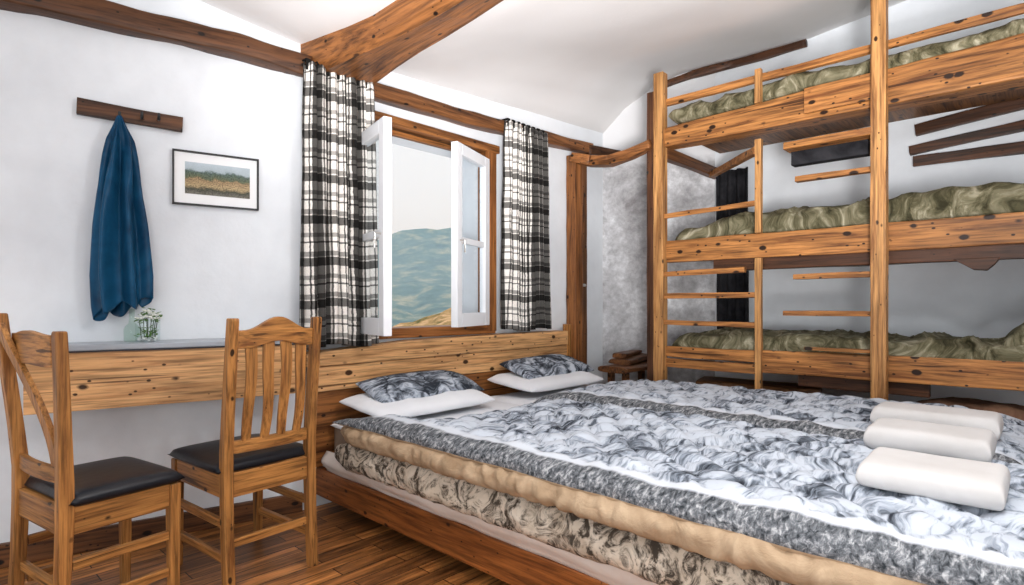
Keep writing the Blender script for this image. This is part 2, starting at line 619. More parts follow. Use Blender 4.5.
def m_glass(name, tint=(1, 1, 1), rough=0.0):
    m = bpy.data.materials.new(name)
    m.use_nodes = True
    t = m.node_tree
    t.nodes.remove(t.nodes['Principled BSDF'])
    out = t.nodes['Material Output']
    tr = t.nodes.new('ShaderNodeBsdfTransparent')
    tr.inputs[0].default_value = (*tint, 1)
    gl = t.nodes.new('ShaderNodeBsdfGlossy')
    gl.inputs['Roughness'].default_value = 0.02
    fz = t.nodes.new('ShaderNodeFresnel')
    fz.inputs['IOR'].default_value = 1.3
    mx = t.nodes.new('ShaderNodeMixShader')
    ge = t.nodes.new('ShaderNodeNewGeometry')
    iv = t.nodes.new('ShaderNodeMath')
    iv.operation = 'SUBTRACT'
    iv.inputs[0].default_value = 1
    t.links.new(ge.outputs['Backfacing'], iv.inputs[1])
    mu = t.nodes.new('ShaderNodeMath')
    mu.operation = 'MULTIPLY'
    t.links.new(fz.outputs[0], mu.inputs[0])
    t.links.new(iv.outputs[0], mu.inputs[1])
    t.links.new(mu.outputs[0], mx.inputs[0])
    t.links.new(tr.outputs[0], mx.inputs[1])
    t.links.new(gl.outputs[0], mx.inputs[2])
    t.links.new(mx.outputs[0], out.inputs[0])
    return m


M['glass'] = m_glass('window glass', (0.95, 0.97, 0.98))
M['jar_glass'] = m_glass('jar glass', (0.94, 0.975, 0.965))


def m_photo():
    t = NT('printed landscape photo', 0.35, 0.3)
    tc = t.n('ShaderNodeTexCoord')
    sp = t.n('ShaderNodeSeparateXYZ')
    t.set(sp.inputs[0], tc.outputs['UV'])
    v = t.coords('UV', scale=(1, 1, 1), rnd=False)
    y = t.math('ADD', sp.outputs[1], t.math('MULTIPLY', t.math('SUBTRACT', t.noise(v, 3.0, 5), 0.5), 0.35))
    bands = t.ramp(y, [(0.0, (0.16, 0.15, 0.12)), (0.16, (0.05, 0.05, 0.03)), (0.28, (0.42, 0.31, 0.16)), (0.46, (0.30, 0.20, 0.10)),
                       (0.54, (0.10, 0.12, 0.06)), (0.70, (0.07, 0.11, 0.09)), (0.78, (0.36, 0.43, 0.47)), (1.0, (0.45, 0.52, 0.57))])
    n2 = t.noise(v, 26, 5, 0.7)
    spk = t.ramp(n2, [(0.38, 0.10), (0.6, 1.5)])
    fac = t.ramp(y, [(0.68, 0.9), (0.78, 0.1)])
    t.color(t.mix(fac, bands, spk, 'MULTIPLY'))
    return t.m


M['photo'] = m_photo()


def m_hill(name, a, b, c, s):
    t = NT(name, 0.95, 0.05)
    v = t.coords(rnd=False)
    g = t.noise(v, s, 7, 0.7)
    t.color(t.ramp(g, [(0.34, a), (0.5, b), (0.66, c)]))
    return t.m


# ------------------------------------------------------------------ the room shell
def wall(name, F, x0, x1, z0, z1, thick, mat, label, hole=None):
    b = MB()
    if hole:
        hx0, hx1, hz0, hz1 = hole
        xs = [x0, hx0, hx1, x1]
        zs = [z0, hz0, hz1, z1]
        for i in range(3):
            for j in range(3):
                if i == 1 and j == 1:
                    continue
                b.box(xs[i], xs[i + 1], 0, thick, zs[j], zs[j + 1])
        # drop the faces shared by neighbouring boxes
        bmesh.ops.remove_doubles(b.bm, verts=b.bm.verts[:], dist=1e-5)
        seen = {}
        for f in b.bm.faces:
            seen.setdefault(tuple(round(q, 4) for q in f.calc_center_median()), []).append(f)
        bmesh.ops.delete(b.bm, geom=[f for fs in seen.values() if len(fs) > 1 for f in fs], context='FACES_ONLY')
    else:
        b.box(x0, x1, 0, thick, z0, z1)
    o = b.build(name, mat, F)
    return tag(o, label, 'wall', kind='structure')


wall('wall_left', L, -2.6, 0.815, 0, 3.1, 0.3, M['wall'], 'white plaster wall with the coat rack and framed photo')
wall('wall_back', W, 0.0, 2.60, 0, 3.1, 0.3, M['wall'], 'white plaster wall around the open window', hole=(0.28, 1.27, 0.83, 1.995))
D = Matrix.Translation(W @ Vector((2.585, 0, 0))) @ Matrix.Rotation(math.atan2(.733, .681) + math.atan2(-.74, .465), 4, 'Z')
wall('wall_corner', D, 0.0, 0.90, 0, 3.1, 0.2, M['concrete'], 'mottled grey rendered wall beside the bunk bed')
RW = Matrix.Translation(W @ Vector((3.05, -0.70, 0))) @ Matrix.Rotation(math.atan2(.733, .681) - PI / 2, 4, 'Z')
wall('wall_right', RW, 0.0, 4.2, 0, 3.3, 0.25, M['wall'], 'white plaster wall behind the bunk bed')
FW = Matrix.Translation(W @ Vector((3.3, -4.35, 0))) @ Matrix.Rotation(math.atan2(.733, .681) + PI, 4, 'Z')
wall('wall_front', FW, 0.0, 6.6, 0, 3.3, 0.25, M['wall'], 'white plaster wall behind the viewer')

b = MB()
b.box(-3.2, 3.6, -5.2, 0.4, -0.06, 0.0)
tag(b.build('floor', M['floor'], W), 'dark brown plank floor', 'floor', kind='structure')


def interp(x, pts):
    if x <= pts[0][0]:
        return pts[0][1]
    for (a, va), (c, vc) in zip(pts[:-1], pts[1:]):
        if x <= c:
            f = (x - a) / (c - a)
            return va + (vc - va) * f
    return pts[-1][1]


def ceil_z(t, s):
    z = 2.265 + (0.05 * t if t > 0 else min(0.45, -0.22 * t))
    r = interp(s, [(0, 0), (0.15, 0.22), (0.37, 0.40), (0.55, 0.46), (0.8, 0.47), (1.4, 0.46), (2, 0.53), (4, 0.62)])
    w = max(0, min(1.05, (t - 0.45) / 2.6))
    # soft cove where the ceiling meets the walls
    return z + r * w


b = MB()


def cf(u, v):
    t = -2.4 + 5.8 * u
    s = -0.35 + 5.0 * v
    return (t, -s, ceil_z(t, s) + 0.006 * noise.noise(Vector((t * 2, s * 2, 0))))


b.grid(70, 70, cf)
co = b.build('ceiling', M['ceiling'], W, smooth=True)
md = co.modifiers.new('thick', 'SOLIDIFY')
md.thickness = 0.08
md.offset = 1
tag(co, 'uneven white plaster ceiling rising toward the bunk bed', 'ceiling', kind='structure')

# skirting
b = MB()
b.beam((-2.5, -0.012, 0.045), (0.80, -0.012, 0.045), 0.02, 0.09, 0.002, 20)
tag(b.build('baseboard_left', M['dark_x'], L, (0, 0, 0)), 'dark wooden skirting along the wall under the desk', 'baseboard', kind='structure')

# timber rails along the wall tops
b = MB()
b.beam((0, 0, 0), (0, 0, 0), 0.09, 0.093, 0.013, 40, seed=3, freq=5,
       pts=[(-1.7, -0.03, 2.20), (-0.6, -0.03, 2.175), (-0.2, -0.03, 2.185), (0.2, -0.03, 2.18), (0.5, -0.03, 2.175), (0.83, -0.03, 2.15)])
tag(b.build('trim_1', M['beam_x'], L, (0, 0, 2.18), smooth=True), 'rough dark timber rail above the coat rack', 'wall beam', kind='structure')
b = MB()
b.beam((0, 0, 0), (0, 0, 0), 0.08, 0.078, 0.008, 36, seed=5, freq=5,
       pts=[(0.0, -0.035, 2.135), (0.4, -0.035, 2.135), (1.1, -0.035, 2.15), (1.8, -0.035, 2.185), (2.35, -0.035, 2.215)])
ro = b.build('trim_2', M['rail_x'], W, (0, 0, 2.15), smooth=True)
tag(ro, 'rough timber rail above the window carrying the curtains', 'wall beam', kind='structure')
b = MB()
b.beam((2.3, -0.04, 2.20), (2.72, -0.10, 2.22), 0.07, 0.075, 0.012, 12, seed=9)
b.beam((2.70, -0.10, 2.225), (2.86, -0.52, 2.29), 0.06, 0.05, 0.012, 10, seed=11)
tag(b.build('trim_3', M['beam_x'], W, (2.3, 0, 2.2), smooth=True), 'crooked dark timber end between the door post and bunk', 'wall beam', kind='structure')

# big ceiling beam
b = MB()
rings = []
for i in range(25):
    f = i / 24
    s = 0.0 + 4.4 * f
    zl = 2.125 + 0.035 * s
    zr = 2.130 + 0.11 * s
    tl, tr = min(0.085, 0.15 * s), 0.345 + 0.0 * s
    top = max(ceil_z(0, s), ceil_z(.4, s)) + 0.06
    ring = []
    for (x, z) in ((tl + 0.03, zl), ((tl + tr) / 2, (zl + zr) / 2 - 0.004), (tr - 0.02, zr), (tr, zr + 0.02), (tr + .01, top), (tl - .02, top), (tl - .015, (top + zl) / 2), (tl, zl + 0.03)):
        nv = noise.noise_vector(Vector((x * 3, s * 2.6, z * 3)))
        ring.append((x + 0.018 * nv.x, -s + 0.05, z + 0.012 * nv.y))
    rings.append(ring)
b.rings(rings)
tag(b.build('ceiling_beam', M['beam_y'], W, (0.2, 0, 2.13)), 'massive hewn wooden beam crossing the ceiling above the plaid curtain', 'ceiling beam', kind='structure')

# dark batten along the top of the bunk wall
b = MB()
pts = []
for t_, s in ((2.80, 0.40), (2.93, 0.62), (3.01, 0.90), (3.01, 1.15), (3.01, 1.42)):
    pts.append((t_, -s, ceil_z(t_, s) - 0.035))
b.beam((0, 0, 0), (0, 0, 0), 0.04, 0.05, 0.012, 20, pts=pts, seed=4)
tag(b.build('trim_4', M['dark_y'], W, (3.02, -1.2, 2.8), smooth=True), 'thin dark batten where ceiling meets the bunk wall', 'trim', kind='structure')

# ------------------------------------------------------------------ window
win = thing('window_1', 'wooden framed window with two open white sashes', 'window', W, (0.775, 0, 0.83), kind='structure')
B0 = (0.775, 0, 0.83)
b = MB()
b.box(1.235, 1.315, -0.035, 0.06, 0.83, 1.99, 0.006)
b.box(0.23, 0.315, -0.035, 0.06, 0.83, 1.99, 0.006)
b.build('jamb', M['frame_z'], W, B0, win)
b = MB()
b.box(0.21, 1.335, -0.045, 0.06, 1.985, 2.035, 0.006)
b.box(0.315, 1.235, 0.015, 0.05, 1.952, 1.978, 0.004)
b.build('lintel', M['frame_x'], W, B0, win)
b = MB()
b.box(0.235, 1.312, -0.03, 0.16, 0.815, 0.872, 0.006)
b.build('sill', M['frame_x'], W, B0, win)


def sash(label, hinge, w, ang, z0, z1, sgn):
    """casement hinged at (x,y), opened by ang into the room; sgn +1 hinges on the left"""
    so = bpy.data.objects.new('sash', None)
    COL.objects.link(so)
    so.parent = win
    so.location = Vector((hinge[0], hinge[1], z0)) - Vector(B0)
    so.rotation_euler = (0, 0, ang)
    h = z1 - z0
    st, th = 0.065, 0.042
    b = MB()
    xs = (0, w) if sgn > 0 else (-w, 0)
    b.box(xs[0], xs[0] + st, -th, 0, 0, h, 0.004)
    b.box(xs[1] - st, xs[1], -th, 0, 0, h, 0.004)
    b.box(xs[0] + st, xs[1] - st, -th, 0, 0, st * 1.25, 0.004)
    b.box(xs[0] + st, xs[1] - st, -th, 0, h - st, h, 0.004)
    b.box(xs[0] + st, xs[1] - st, -th * .85, -th * .15, h * 0.46, h * 0.46 + 0.035, 0.003)
    b.build('sash_frame', M['white_paint'], parent=so)
    b = MB()
    b.box(xs[0] + st - .005, xs[1] - st + .005, -th * .55, -th * .45, st * 1.2, h - st + .005)
    b.build('pane', M['glass'], parent=so)
    b = MB()
    hx = xs[1] - st / 2 if sgn > 0 else xs[0] + st / 2
    b.tube([(hx, -th, h * .47), (hx, -th - .03, h * .47), (hx, -th - .032, h * .47 - .07)], 0.006, 8)
    b.build('handle', M['brass'], parent=so)
    return so


sash('left', (0.318, -0.036), 0.40, -math.radians(104), 0.855, 1.875, 1)
sash('right', (1.232, 0.0), 0.45, math.radians(21), 0.872, 1.935, -1)

# ------------------------------------------------------------------ outside: valley and ridge
hb = MB()


def ridge(u, v):
    a = math.radians(-75 + 140 * u)         # bearing from the window, from straight ahead, to the left negative
    d = 90 + 2100 * v
    base = -34 - 16 * v
    px = math.tan(max(-1.2, min(1.2, a))) * 578
    prof = math.exp(-((px + 60) / 150) ** 2) * 0.055 + 0.075 + 0.010 * noise.noise(Vector((px * .02, 0, 0)))
    rise = max(0, (v - 0.30) / 0.70)
    z = base + (d * prof - base) * (rise ** 1.15) + noise.fractal(Vector((a * 14, v * 11, 0)), 1, 2, 5) * (3 + 22 * v)
    return (d * math.sin(a), d * math.cos(a), z)


hb.grid(120, 90, ridge)
ho = hb.build('hills', m_hill('wooded ridge', (0.02, 0.05, 0.06), (0.05, 0.11, 0.10), (0.30, 0.30, 0.20), 0.016), smooth=True)
tag(ho, 'wooded mountain ridge and valley outside the window', 'hill', kind='structure')
gb = MB()


def slope(u, v):
    x = -60 + 90 * u
    y = 14 + 85 * v
    hgt = interp(x / y, [(-0.6, -1.6), (-0.22, -1.0), (-0.14, -0.2), (-0.11, 0.55), (0.2, 0.9)])
    z = -1.6 + (hgt + 1.6) * min(1, v * 3.0) + noise.fractal(Vector((x * .35, y * .35, 3)), 0.8, 2, 5) * 0.55 - 14 * max(0, v - .4)
    return (x, y, z)


gb.grid(90, 60, slope)
go = gb.build('ground_outside', m_hill('stony slope', (0.07, 0.08, 0.03), (0.34, 0.22, 0.10), (0.62, 0.40, 0.24), 0.9), smooth=True)
tag(go, 'dry stony hillside just below the window', 'ground', kind='structure')
# haze between the house and the ridge
vm = bpy.data.materials.new('valley haze')
vm.use_nodes = True
vt = vm.node_tree
vt.nodes.remove(vt.nodes['Principled BSDF'])
vs = vt.nodes.new('ShaderNodeVolumeScatter')
vs.inputs['Color'].default_value = (0.52, 0.78, 1.0, 1)
vs.inputs['Density'].default_value = 0.0006
vt.links.new(vs.outputs[0], vt.nodes['Material Output'].inputs['Volume'])
b = MB()
b.box(-1600, 1200, 120, 1500, -80, 170)
vo = b.build('haze', vm)
tag(vo, 'blue haze filling the valley outside the window', 'haze', kind='stuff')

# ------------------------------------------------------------------ curtains
def curtain(name, label, x0t, x1t, x0b, x1b, y, ztop, zbot, folds, seed, cloth_w):
    root = thing(name, label, 'curtain', W, ((x0t + x1t) / 2, y, ztop), 'plaid curtains')
    base = ((x0t + x1t) / 2, y, ztop)
    b = MB()
    nu = folds * 12

    def fn(u, v):
        w0 = x0t + (x0b - x0t) * v ** 0.8
        w1 = x1t + (x1b - x1t) * v ** 0.8
        x = w0 + (w1 - w0) * (u + 0.012 * math.sin(u * 17 + seed))
        ph = 2 * PI * folds * (u + 0.03 * noise.noise(Vector((u * 5, v * 1.6, seed))))
        amp = (0.028 + 0.016 * noise.noise(Vector((u * 4, seed, 0)))) * (0.65 + 0.5 * v)
        yy = y + amp * math.sin(ph) + 0.01 * noise.noise(Vector((u * 9, v * 5, seed + 3)))
        xx = x + 0.35 * amp * math.cos(ph * 1.0 + 1)
        z = ztop + (zbot - ztop) * v - 0.010 * math.sin(u * 9 + seed) * v
        if v < 0.03:
            z += 0.01 * math.sin(ph * 2)
        return (xx, yy, z)

    b.grid(nu, 60, fn, lambda u, v: (u * cloth_w, (1 - v) * (ztop - zbot)))
    c = b.build('cloth', M['plaid'], W, base, root, smooth=True, merge=False)
    md = c.modifiers.new('thick', 'SOLIDIFY')
    md.thickness = 0.003
    b = MB()
    for k in range(folds):
        xx = x0t + (x1t - x0t) * (k + 0.5) / folds
        b.box(xx - 0.011, xx + 0.011, y - 0.004, y + 0.002, ztop - 0.03, ztop + 0.022)
        b.box(xx - 0.011, xx + 0.011, y, y + 0.075, ztop + 0.018, ztop + 0.024)
    b.build('tab', M['plaid'], W, base, root)
    return root


curtain('curtain', 'plaid curtain under the big ceiling beam, left of the open window', -0.055, 0.325, -0.065, 0.352, -0.105, 2.14, 0.80, 7, 1, 0.95)
curtain('curtain', 'plaid curtain right of the window, above the far pillow', 1.34, 1.74, 1.32, 1.76, -0.095, 2.19, 0.835, 8, 4, 0.9)

# ------------------------------------------------------------------ door post at the end of the window wall
dp = thing('door_1', 'narrow timber door post with a metal latch', 'door frame', W, (2.19, 0, 0), kind='structure')
b = MB()
b.beam((2.13, -0.055, 0), (2.13, -0.055, 2.12), 0.09, 0.09, 0.006, 24, seed=2)
b.build('post', M['frame_z'], W, (2.19, 0, 0), dp)
b = MB()
b.beam((2.235, -0.03, 0), (2.235, -0.03, 2.07), 0.12, 0.05, 0.004, 24, seed=6)
b.build('door_edge', wood('door edge', (0.23, 0.09, 0.03), (0.07, 0.027, 0.01), 'Z', 0.8, 0.7), W, (2.19, 0, 0), dp)
b = MB()
b.tube([(2.21, -0.05, 1.15), (2.21, -0.095, 1.15), (2.17, -0.10, 1.15)], 0.010, 8)
b.box(2.195, 2.225, -0.062, -0.052, 1.11, 1.19, 0.002)
b.build('latch', M['brass'], W, (2.19, 0, 0), dp)

b = MB()
b.beam((0, 0, 0), (0, 0, 0), 0.07, 0.07, 0.010, 26, seed=8,
       pts=[(2.09, -0.06, 2.10), (2.14, -0.20, 2.055), (2.15, -0.36, 2.035), (2.14, -0.52, 2.05), (2.125, -0.70, 2.085)])
tag(b.build('branch_beam', M['beam_y'], W, (2.14, -0.4, 2.05), smooth=True), 'curved branch-like beam from the door post to the bunk post', 'beam')

# ------------------------------------------------------------------ desk
desk = thing('wall_desk', 'narrow wall-mounted pine desk with grey top between the chairs', 'desk', L, (0.25, -0.11, 0.605))
DB = (0.25, -0.11, 0.605)
b = MB()
b.beam((-0.215, -0.208, 0.715), (0.745, -0.208, 0.715), 0.03, 0.222, 0.002, 24, rnd=0.06, seed=1)
b.build('front_panel', M['pine_x'], L, DB, desk)
b = MB()
poly = [(-0.23, 0.0), (0.755, 0.0), (0.755, -0.2), (0.70, -0.238), (0.1, -0.232), (-0.18, -0.236), (-0.23, -0.21)]
bb = bmesh.new()
lo = [bb.verts.new((x, y, 0.828)) for x, y in poly]
hi = [bb.verts.new((x, y, 0.850)) for x, y in poly]
bb.faces.new(lo)
bb.faces.new(hi[::-1])
for i in range(len(poly)):
    j = (i + 1) % len(poly)
    bb.faces.new((lo[i], lo[j], hi[j], hi[i]))
b.add(bb)
b.build('desk_top', M['slate'], L, DB, desk, bevel=0.004)
b = MB()
b.box(-0.225, 0.75, -0.23, -0.19, 0.822, 0.829)
b.build('edge_strip', M['edge'], L, DB, desk)
b = MB()
b.box(-0.20, -0.17, -0.195, -0.004, 0.64, 0.825)
b.build('bracket', M['chair_y'], L, DB, desk)
b = MB()
b.box(0.70, 0.73, -0.195, -0.004, 0.64, 0.825)
b.build('bracket', M['chair_y'], L, DB, desk)


# ------------------------------------------------------------------ chairs
def chair(label, F, w, d, seat_z=0.44, top=0.955, lean=0.045, splat=False):
    """origin: middle of the seat on the floor; front is +y, back at -y"""
    r = thing('dining_chair', label, 'chair', F, (0, 0, 0), 'dining chairs at the desk')
    lw = 0.034
    yb, yf = -d / 2, d / 2

    def post(sx):
        x = sx * (w / 2 - lw / 2)
        rings = []
        lean_, top_ = (lean, top) if not splat else ((0.05, top + 0.05) if sx < 0 else (0.012, top))
        for z, dy, k in ((0, -0.02, 0.95), (0.2, -0.006, 1.0), (seat_z - 0.06, 0, 1.12), (seat_z + 0.05, 0, 1.1), (0.62, -lean_ * .25, 1.0), (0.78, -lean_ * .62, 0.95), (top_ - .01, -lean_, 0.88), (top_, -lean_, 0.80)):
            a = lw / 2 * (0.95 if k < 0.9 else 1)
            e = lw / 2 * k * 1.05
            yy = yb + lw / 2 + dy
            rings.append([(x - a, yy - e, z), (x + a, yy - e, z), (x + a, yy + e, z), (x - a, yy + e, z)])
        b = MB()
        b.rings(rings)
        b.build('rear_leg', M['chair_v'], parent=r, bevel=0.004)

    for sx in (-1, 1):
        post(sx)
    for sx in (-1, 1):
        b = MB()
        x = sx * (w / 2 - lw / 2)
        rings = []
        for z, k in ((0, 0.8), (seat_z - 0.05, 1.05), (seat_z - 0.028, 1.05)):
            a = lw / 2 * k
            yy = yf - lw / 2
            rings.append([(x - a, yy - a, z), (x + a, yy - a, z), (x + a, yy + a, z), (x - a, yy + a, z)])
        b.rings(rings)
        b.build('front_leg', M['chair_v'], parent=r, bevel=0.003)
    z0, z1 = seat_z - 0.105, seat_z - 0.02
    for nm, args, mt in (('seat_rail', (-w / 2 + lw, w / 2 - lw, yb + .006, yb + .03, z0, z1), 'chair_x'),
                         ('seat_rail', (-w / 2 + lw, w / 2 - lw, yf - .03, yf - .006, z0, z1), 'chair_x'),
                         ('seat_rail', (-w / 2 + .006, -w / 2 + .03, yb + lw, yf - lw, z0, z1), 'chair_y'),
                         ('seat_rail', (w / 2 - .03, w / 2 - .006, yb + lw, yf - lw, z0, z1), 'chair_y')):
        MB().box(*args).build(nm, M[mt], parent=r, bevel=0.003)
    # stretchers
    for sx in (-1, 1):
        x = sx * (w / 2 - lw / 2)
        for z in (0.245, 0.125):
            MB().box(x - .009, x + .009, yb + lw, yf - lw, z - .014, z + .014).build('stretcher', M['chair_y'], parent=r, bevel=0.002)
    MB().box(-w / 2 + lw, w / 2 - lw, yb + .01, yb + .028, 0.16, 0.188).build('stretcher', M['chair_x'], parent=r, bevel=0.002)
    # cushion
    b = MB()
    ex = 0.012

    def cush(top_side):
        def fn(u, v):
            x = (u - .5) * 2
            y = (v - .5) * 2
            e = max(0.0, (1 - abs(x) ** 9)) ** 0.4 * max(0.0, (1 - abs(y) ** 9)) ** 0.4
            X = x * (w / 2 + ex)
            Y = y * (d / 2 - 0.006) + 0.014
            if top_side:
                return (X, Y, seat_z - 0.012 + e * (0.028 + 0.010 * (1 - x * x) * (1 - y * y)))
            return (X, Y, seat_z - 0.012 - 0.018 * e)
        return fn
    b.grid(24, 24, cush(True))
    b.grid(24, 24, cush(False))
    # cut-outs are hidden by the rear posts
    b.build('seat_cushion', M['leather'], parent=r, smooth=True)
    # back: lower rail, crest rail, four curved slats
    yy = yb + lw / 2

    def at(z):
        return yy - lean * max(0, min(1, (z - seat_z - .05) / (top - seat_z - .05))) ** 1.1
    zr0, zr1 = seat_z + 0.045, seat_z + 0.09
    b = MB()
    n = 12
    rings = []
    for i in range(n + 1):
        f = i / n
        x = -w / 2 + lw + (w - 2 * lw) * f
        bow = -0.012 * 4 * f * (1 - f)
        y0 = at(zr0) + bow
        rings.append([(x, y0 - .009, zr0), (x, y0 + .009, zr0), (x, y0 + .009, zr1), (x, y0 - .009, zr1)])
    b.rings(rings)
    b.build('lower_rail', M['chair_x'], parent=r, bevel=0.002)
    b = MB()
    rings = []
    n = 20
    for i in range(n + 1):
        f = i / n
        x = -w / 2 + lw + (w - 2 * lw) * f
        bow = -0.014 * 4 * f * (1 - f)
        c = math.sin(PI * f)
        arch = 0.5 - 0.5 * math.cos(2 * PI * min(1, max(0, (f - .08) / .84)))
        arch *= 0.25 if splat else 1
        zt = top - (0.012 if splat else 0.042) + 0.046 * arch
        zb = top - 0.105 + 0.022 * arch
        y0 = at(top - .07) + bow
        rings.append([(x, y0 - .010, zb), (x, y0 + .010, zb), (x, y0 + .008, zt), (x, y0 - .012, zt)])
    b.rings(rings)
    b.build('crest_rail', M['chair_x'], parent=r, bevel=0.003)
    if splat:
        # one broad curved splat sweeping from the far post down to the seat
        b = MB()
        rings = []
        for i in range(15):
            g = i / 14
            z = zr1 - .02 + (top + .04 - zr1) * (1 - g)
            x = -w / 2 + lw * .5 + .02 + (w - 2 * lw - .03) * math.sin(g * PI * .5) ** 1.25
            y0 = at(z) - .04 * (1 - g) ** 1.5
            hw = .030 - .006 * g
            rings.append([(x - hw, y0 - .008, z), (x + hw, y0 - .008, z), (x + hw, y0 + .008, z), (x - hw, y0 + .008, z)])
        b.rings(rings)
        b.build('back_splat', M['chair_v'], parent=r, bevel=0.002)
        return r
    ns = 4
    for k in range(ns):
        f = (k + 0.72) / (ns + 0.44)
        x = -w / 2 + lw + (w - 2 * lw) * f
        b = MB()
        rings = []
        za, zb = zr1 - .006, top - 0.085
        for i in range(11):
            g = i / 10
            z = za + (zb - za) * g
            y0 = at(z) - 0.012 * 4 * f * (1 - f) - 0.010 * math.sin(PI * g) * 1.4
            hw = 0.0195 * (w / 0.36) * (0.82 + 0.28 * g)
            sx = 0.006 * math.sin(2 * PI * g) * (1 if k % 2 else -1) * 0.6
            rings.append([(x - hw + sx, y0 - .006, z), (x + hw + sx, y0 - .006, z), (x + hw + sx, y0 + .006, z), (x - hw + sx, y0 + .006, z)])
        b.rings(rings)
        b.build('back_slat', M['chair_v'], parent=r, bevel=0.002)
    return r


# chair at the desk with its back to the room
rr, rl = Vector((-0.783, 2.235)), Vector((-0.980, 1.983))
fdir = Vector((-0.788, 0.616))
w2 = (rr - rl).length + 0.034
d2 = 0.42
c2 = (rr + rl) / 2 + fdir * (d2 / 2 - 0.017)
chair('wooden dining chair with black seat, slatted back toward the bed', fr(c2.x, c2.y, math.degrees(math.atan2(-fdir.x, fdir.y))), w2, d2)
# chair turned sideways along the wall
q = Vector((-1.285, 1.66))
fd1 = Vector((0.545, 0.838))
back1 = Vector((-0.838, 0.545))
w1, d1 = 0.37, 0.335
c1 = q + back1 * (w1 / 2 - .017) + fd1 * (d1 / 2 - .017)
chair('wooden dining chair with black seat, turned sideways at the picture edge', fr(c1.x, c1.y, math.degrees(math.atan2(-fd1.x, fd1.y))), w1, d1, top=0.925, lean=0.02, splat=True)

# ------------------------------------------------------------------ coat rack, jacket, framed photo, vase
rk = thing('coat_rack', 'dark rough wooden coat rack plank on the white wall', 'coat rack', L, (0.11, -0.02, 1.79))
RB = (0.11, -0.02, 1.79)
b = MB()
b.beam((-0.075, -0.016, 1.80), (0.295, -0.016, 1.785), 0.026, 0.064, 0.005, 18, rnd=0.25, seed=12)
b.build('plank', M['beam_x'], L, RB, rk)
for x, z in ((0.068, 1.772), (0.145, 1.785), (0.205, 1.79)):
    b = MB()
    b.tube([(x, -0.028, z), (x, -0.055, z - .004), (x, -0.068, z + .006), (x, -0.07, z + .018)], [0.006, 0.006, 0.0055, 0.005], 8)
    b.build('hook', M['black'], L, RB, rk)

jk = MB()
JX, JZ0, JZ1 = 0.068, 1.768, 0.955


def jacket(u, v):
    a = 2 * PI * u
    prof = interp(v, [(0, 0.008), (0.05, 0.022), (0.12, 0.042), (0.3, 0.060), (0.55, 0.078), (0.8, 0.088), (0.95, 0.085), (1.0, 0.080)])
    dep = interp(v, [(0, 0.006), (0.06, 0.016), (0.3, 0.030), (0.7, 0.042), (1.0, 0.036)])
    cx = JX + interp(v, [(0, 0.0), (0.12, 0.004), (0.4, 0.002), (1, 0.012)])
    fold = 0.42 * math.sin(a * 6 + 2.0 * v + 1.5 * math.sin(v * 3)) * min(1, v * 5) + 0.10 * math.sin(a * 12 - 3 * v)
    x = cx + prof * math.cos(a) * (1 + fold * .5)
    y = min(-0.014 - 0.004 * math.cos(a * 5), -0.082 + dep * math.sin(a) * (1 + fold * 2.0))
    z = JZ0 + (JZ1 - JZ0) * v
    if v > 0.9:
        z += (v - 0.9) * 10 * (0.055 * max(0, math.cos(a - 0.35)) - 0.02 * math.sin(a * 5) + 0.05 * max(0, math.sin(-a)) * .8)
    return (x, y, z)


jk.grid(96, 70, jacket)
jo = jk.build('jacket', M['blue'], L, (JX, -0.05, 0.955), smooth=True)
md = jo.modifiers.new('thick', 'SOLIDIFY')
md.thickness = 0.004
tag(jo, 'blue satin garment hanging from a coat rack hook', 'jacket')

pf = thing('picture_frame', 'thin black framed landscape photo on the white wall', 'picture', L, (0.45, 0, 1.5))
PB = (0.45, 0, 1.5)
# corners fitted on the wall
fx0, fx1, fz0, fz1 = 0.256, 0.604, 1.440, 1.678
b = MB()
fwid = 0.007
for args in ((fx0, fx1, fz0, fz0 + fwid), (fx0, fx1, fz1 - fwid, fz1), (fx0, fx0 + fwid, fz0, fz1), (fx1 - fwid, fx1, fz0, fz1)):
    b.box(args[0], args[1], -0.024, -0.002, args[2], args[3], 0.0015)
b.build('frame', M['black'], L, PB, pf)
b = MB()
b.box(fx0 + .008, fx1 - .008, -0.014, -0.004, fz0 + .008, fz1 - .008)
b.build('mat', M['mat_board'], L, PB, pf)
b = MB()
mx0, mx1, mz0, mz1 = fx0 + .048, fx1 - .038, fz0 + .050, fz1 - .048
b.grid(2, 2, lambda u, v: (mx0 + (mx1 - mx0) * u, -0.0155, mz0 + (mz1 - mz0) * v), lambda u, v: (u * 2, v))
b.build('print', M['photo'], L, PB, pf)

# vase
vs_ = thing('flower_jar', 'clear glass jar of white flowers on the grey desk top', 'vase', L, (0.175, -0.12, 0.850))
VB = (0.175, -0.12, 0.850)
VX, VY, VZ = 0.165, -0.115, 0.8505
b = MB()
rings = []
n = 20
for z, r_ in ((0.0, 0.040), (0.004, 0.045), (0.05, 0.046), (0.088, 0.046), (0.092, 0.044)):
    ring = []
    for k in range(n):
        a = 2 * PI * k / n
        c, s = math.cos(a), math.sin(a)
        m_ = (abs(c) ** 4 + abs(s) ** 4) ** -0.25
        ring.append((VX + r_ * c * m_ * .95, VY + r_ * s * m_ * .8, VZ + z))
    rings.append(ring)
b.rings(rings, cap=False)
b.build('jar', M['jar_glass'], L, VB, vs_, smooth=True)
b = MB()
rnd = random.Random(3)
for k in range(26):
    bb = bmesh.new()
    bmesh.ops.create_icosphere(bb, subdivisions=1, radius=0.008)
    b.add(bb, Matrix.Translation((VX + rnd.uniform(-.032, .032), VY + rnd.uniform(-.025, .025), VZ + 0.008 + rnd.uniform(0, .006))))
po = b.build('pebbles', M['marble'], L, VB, vs_, smooth=True)
po['kind'] = 'stuff'
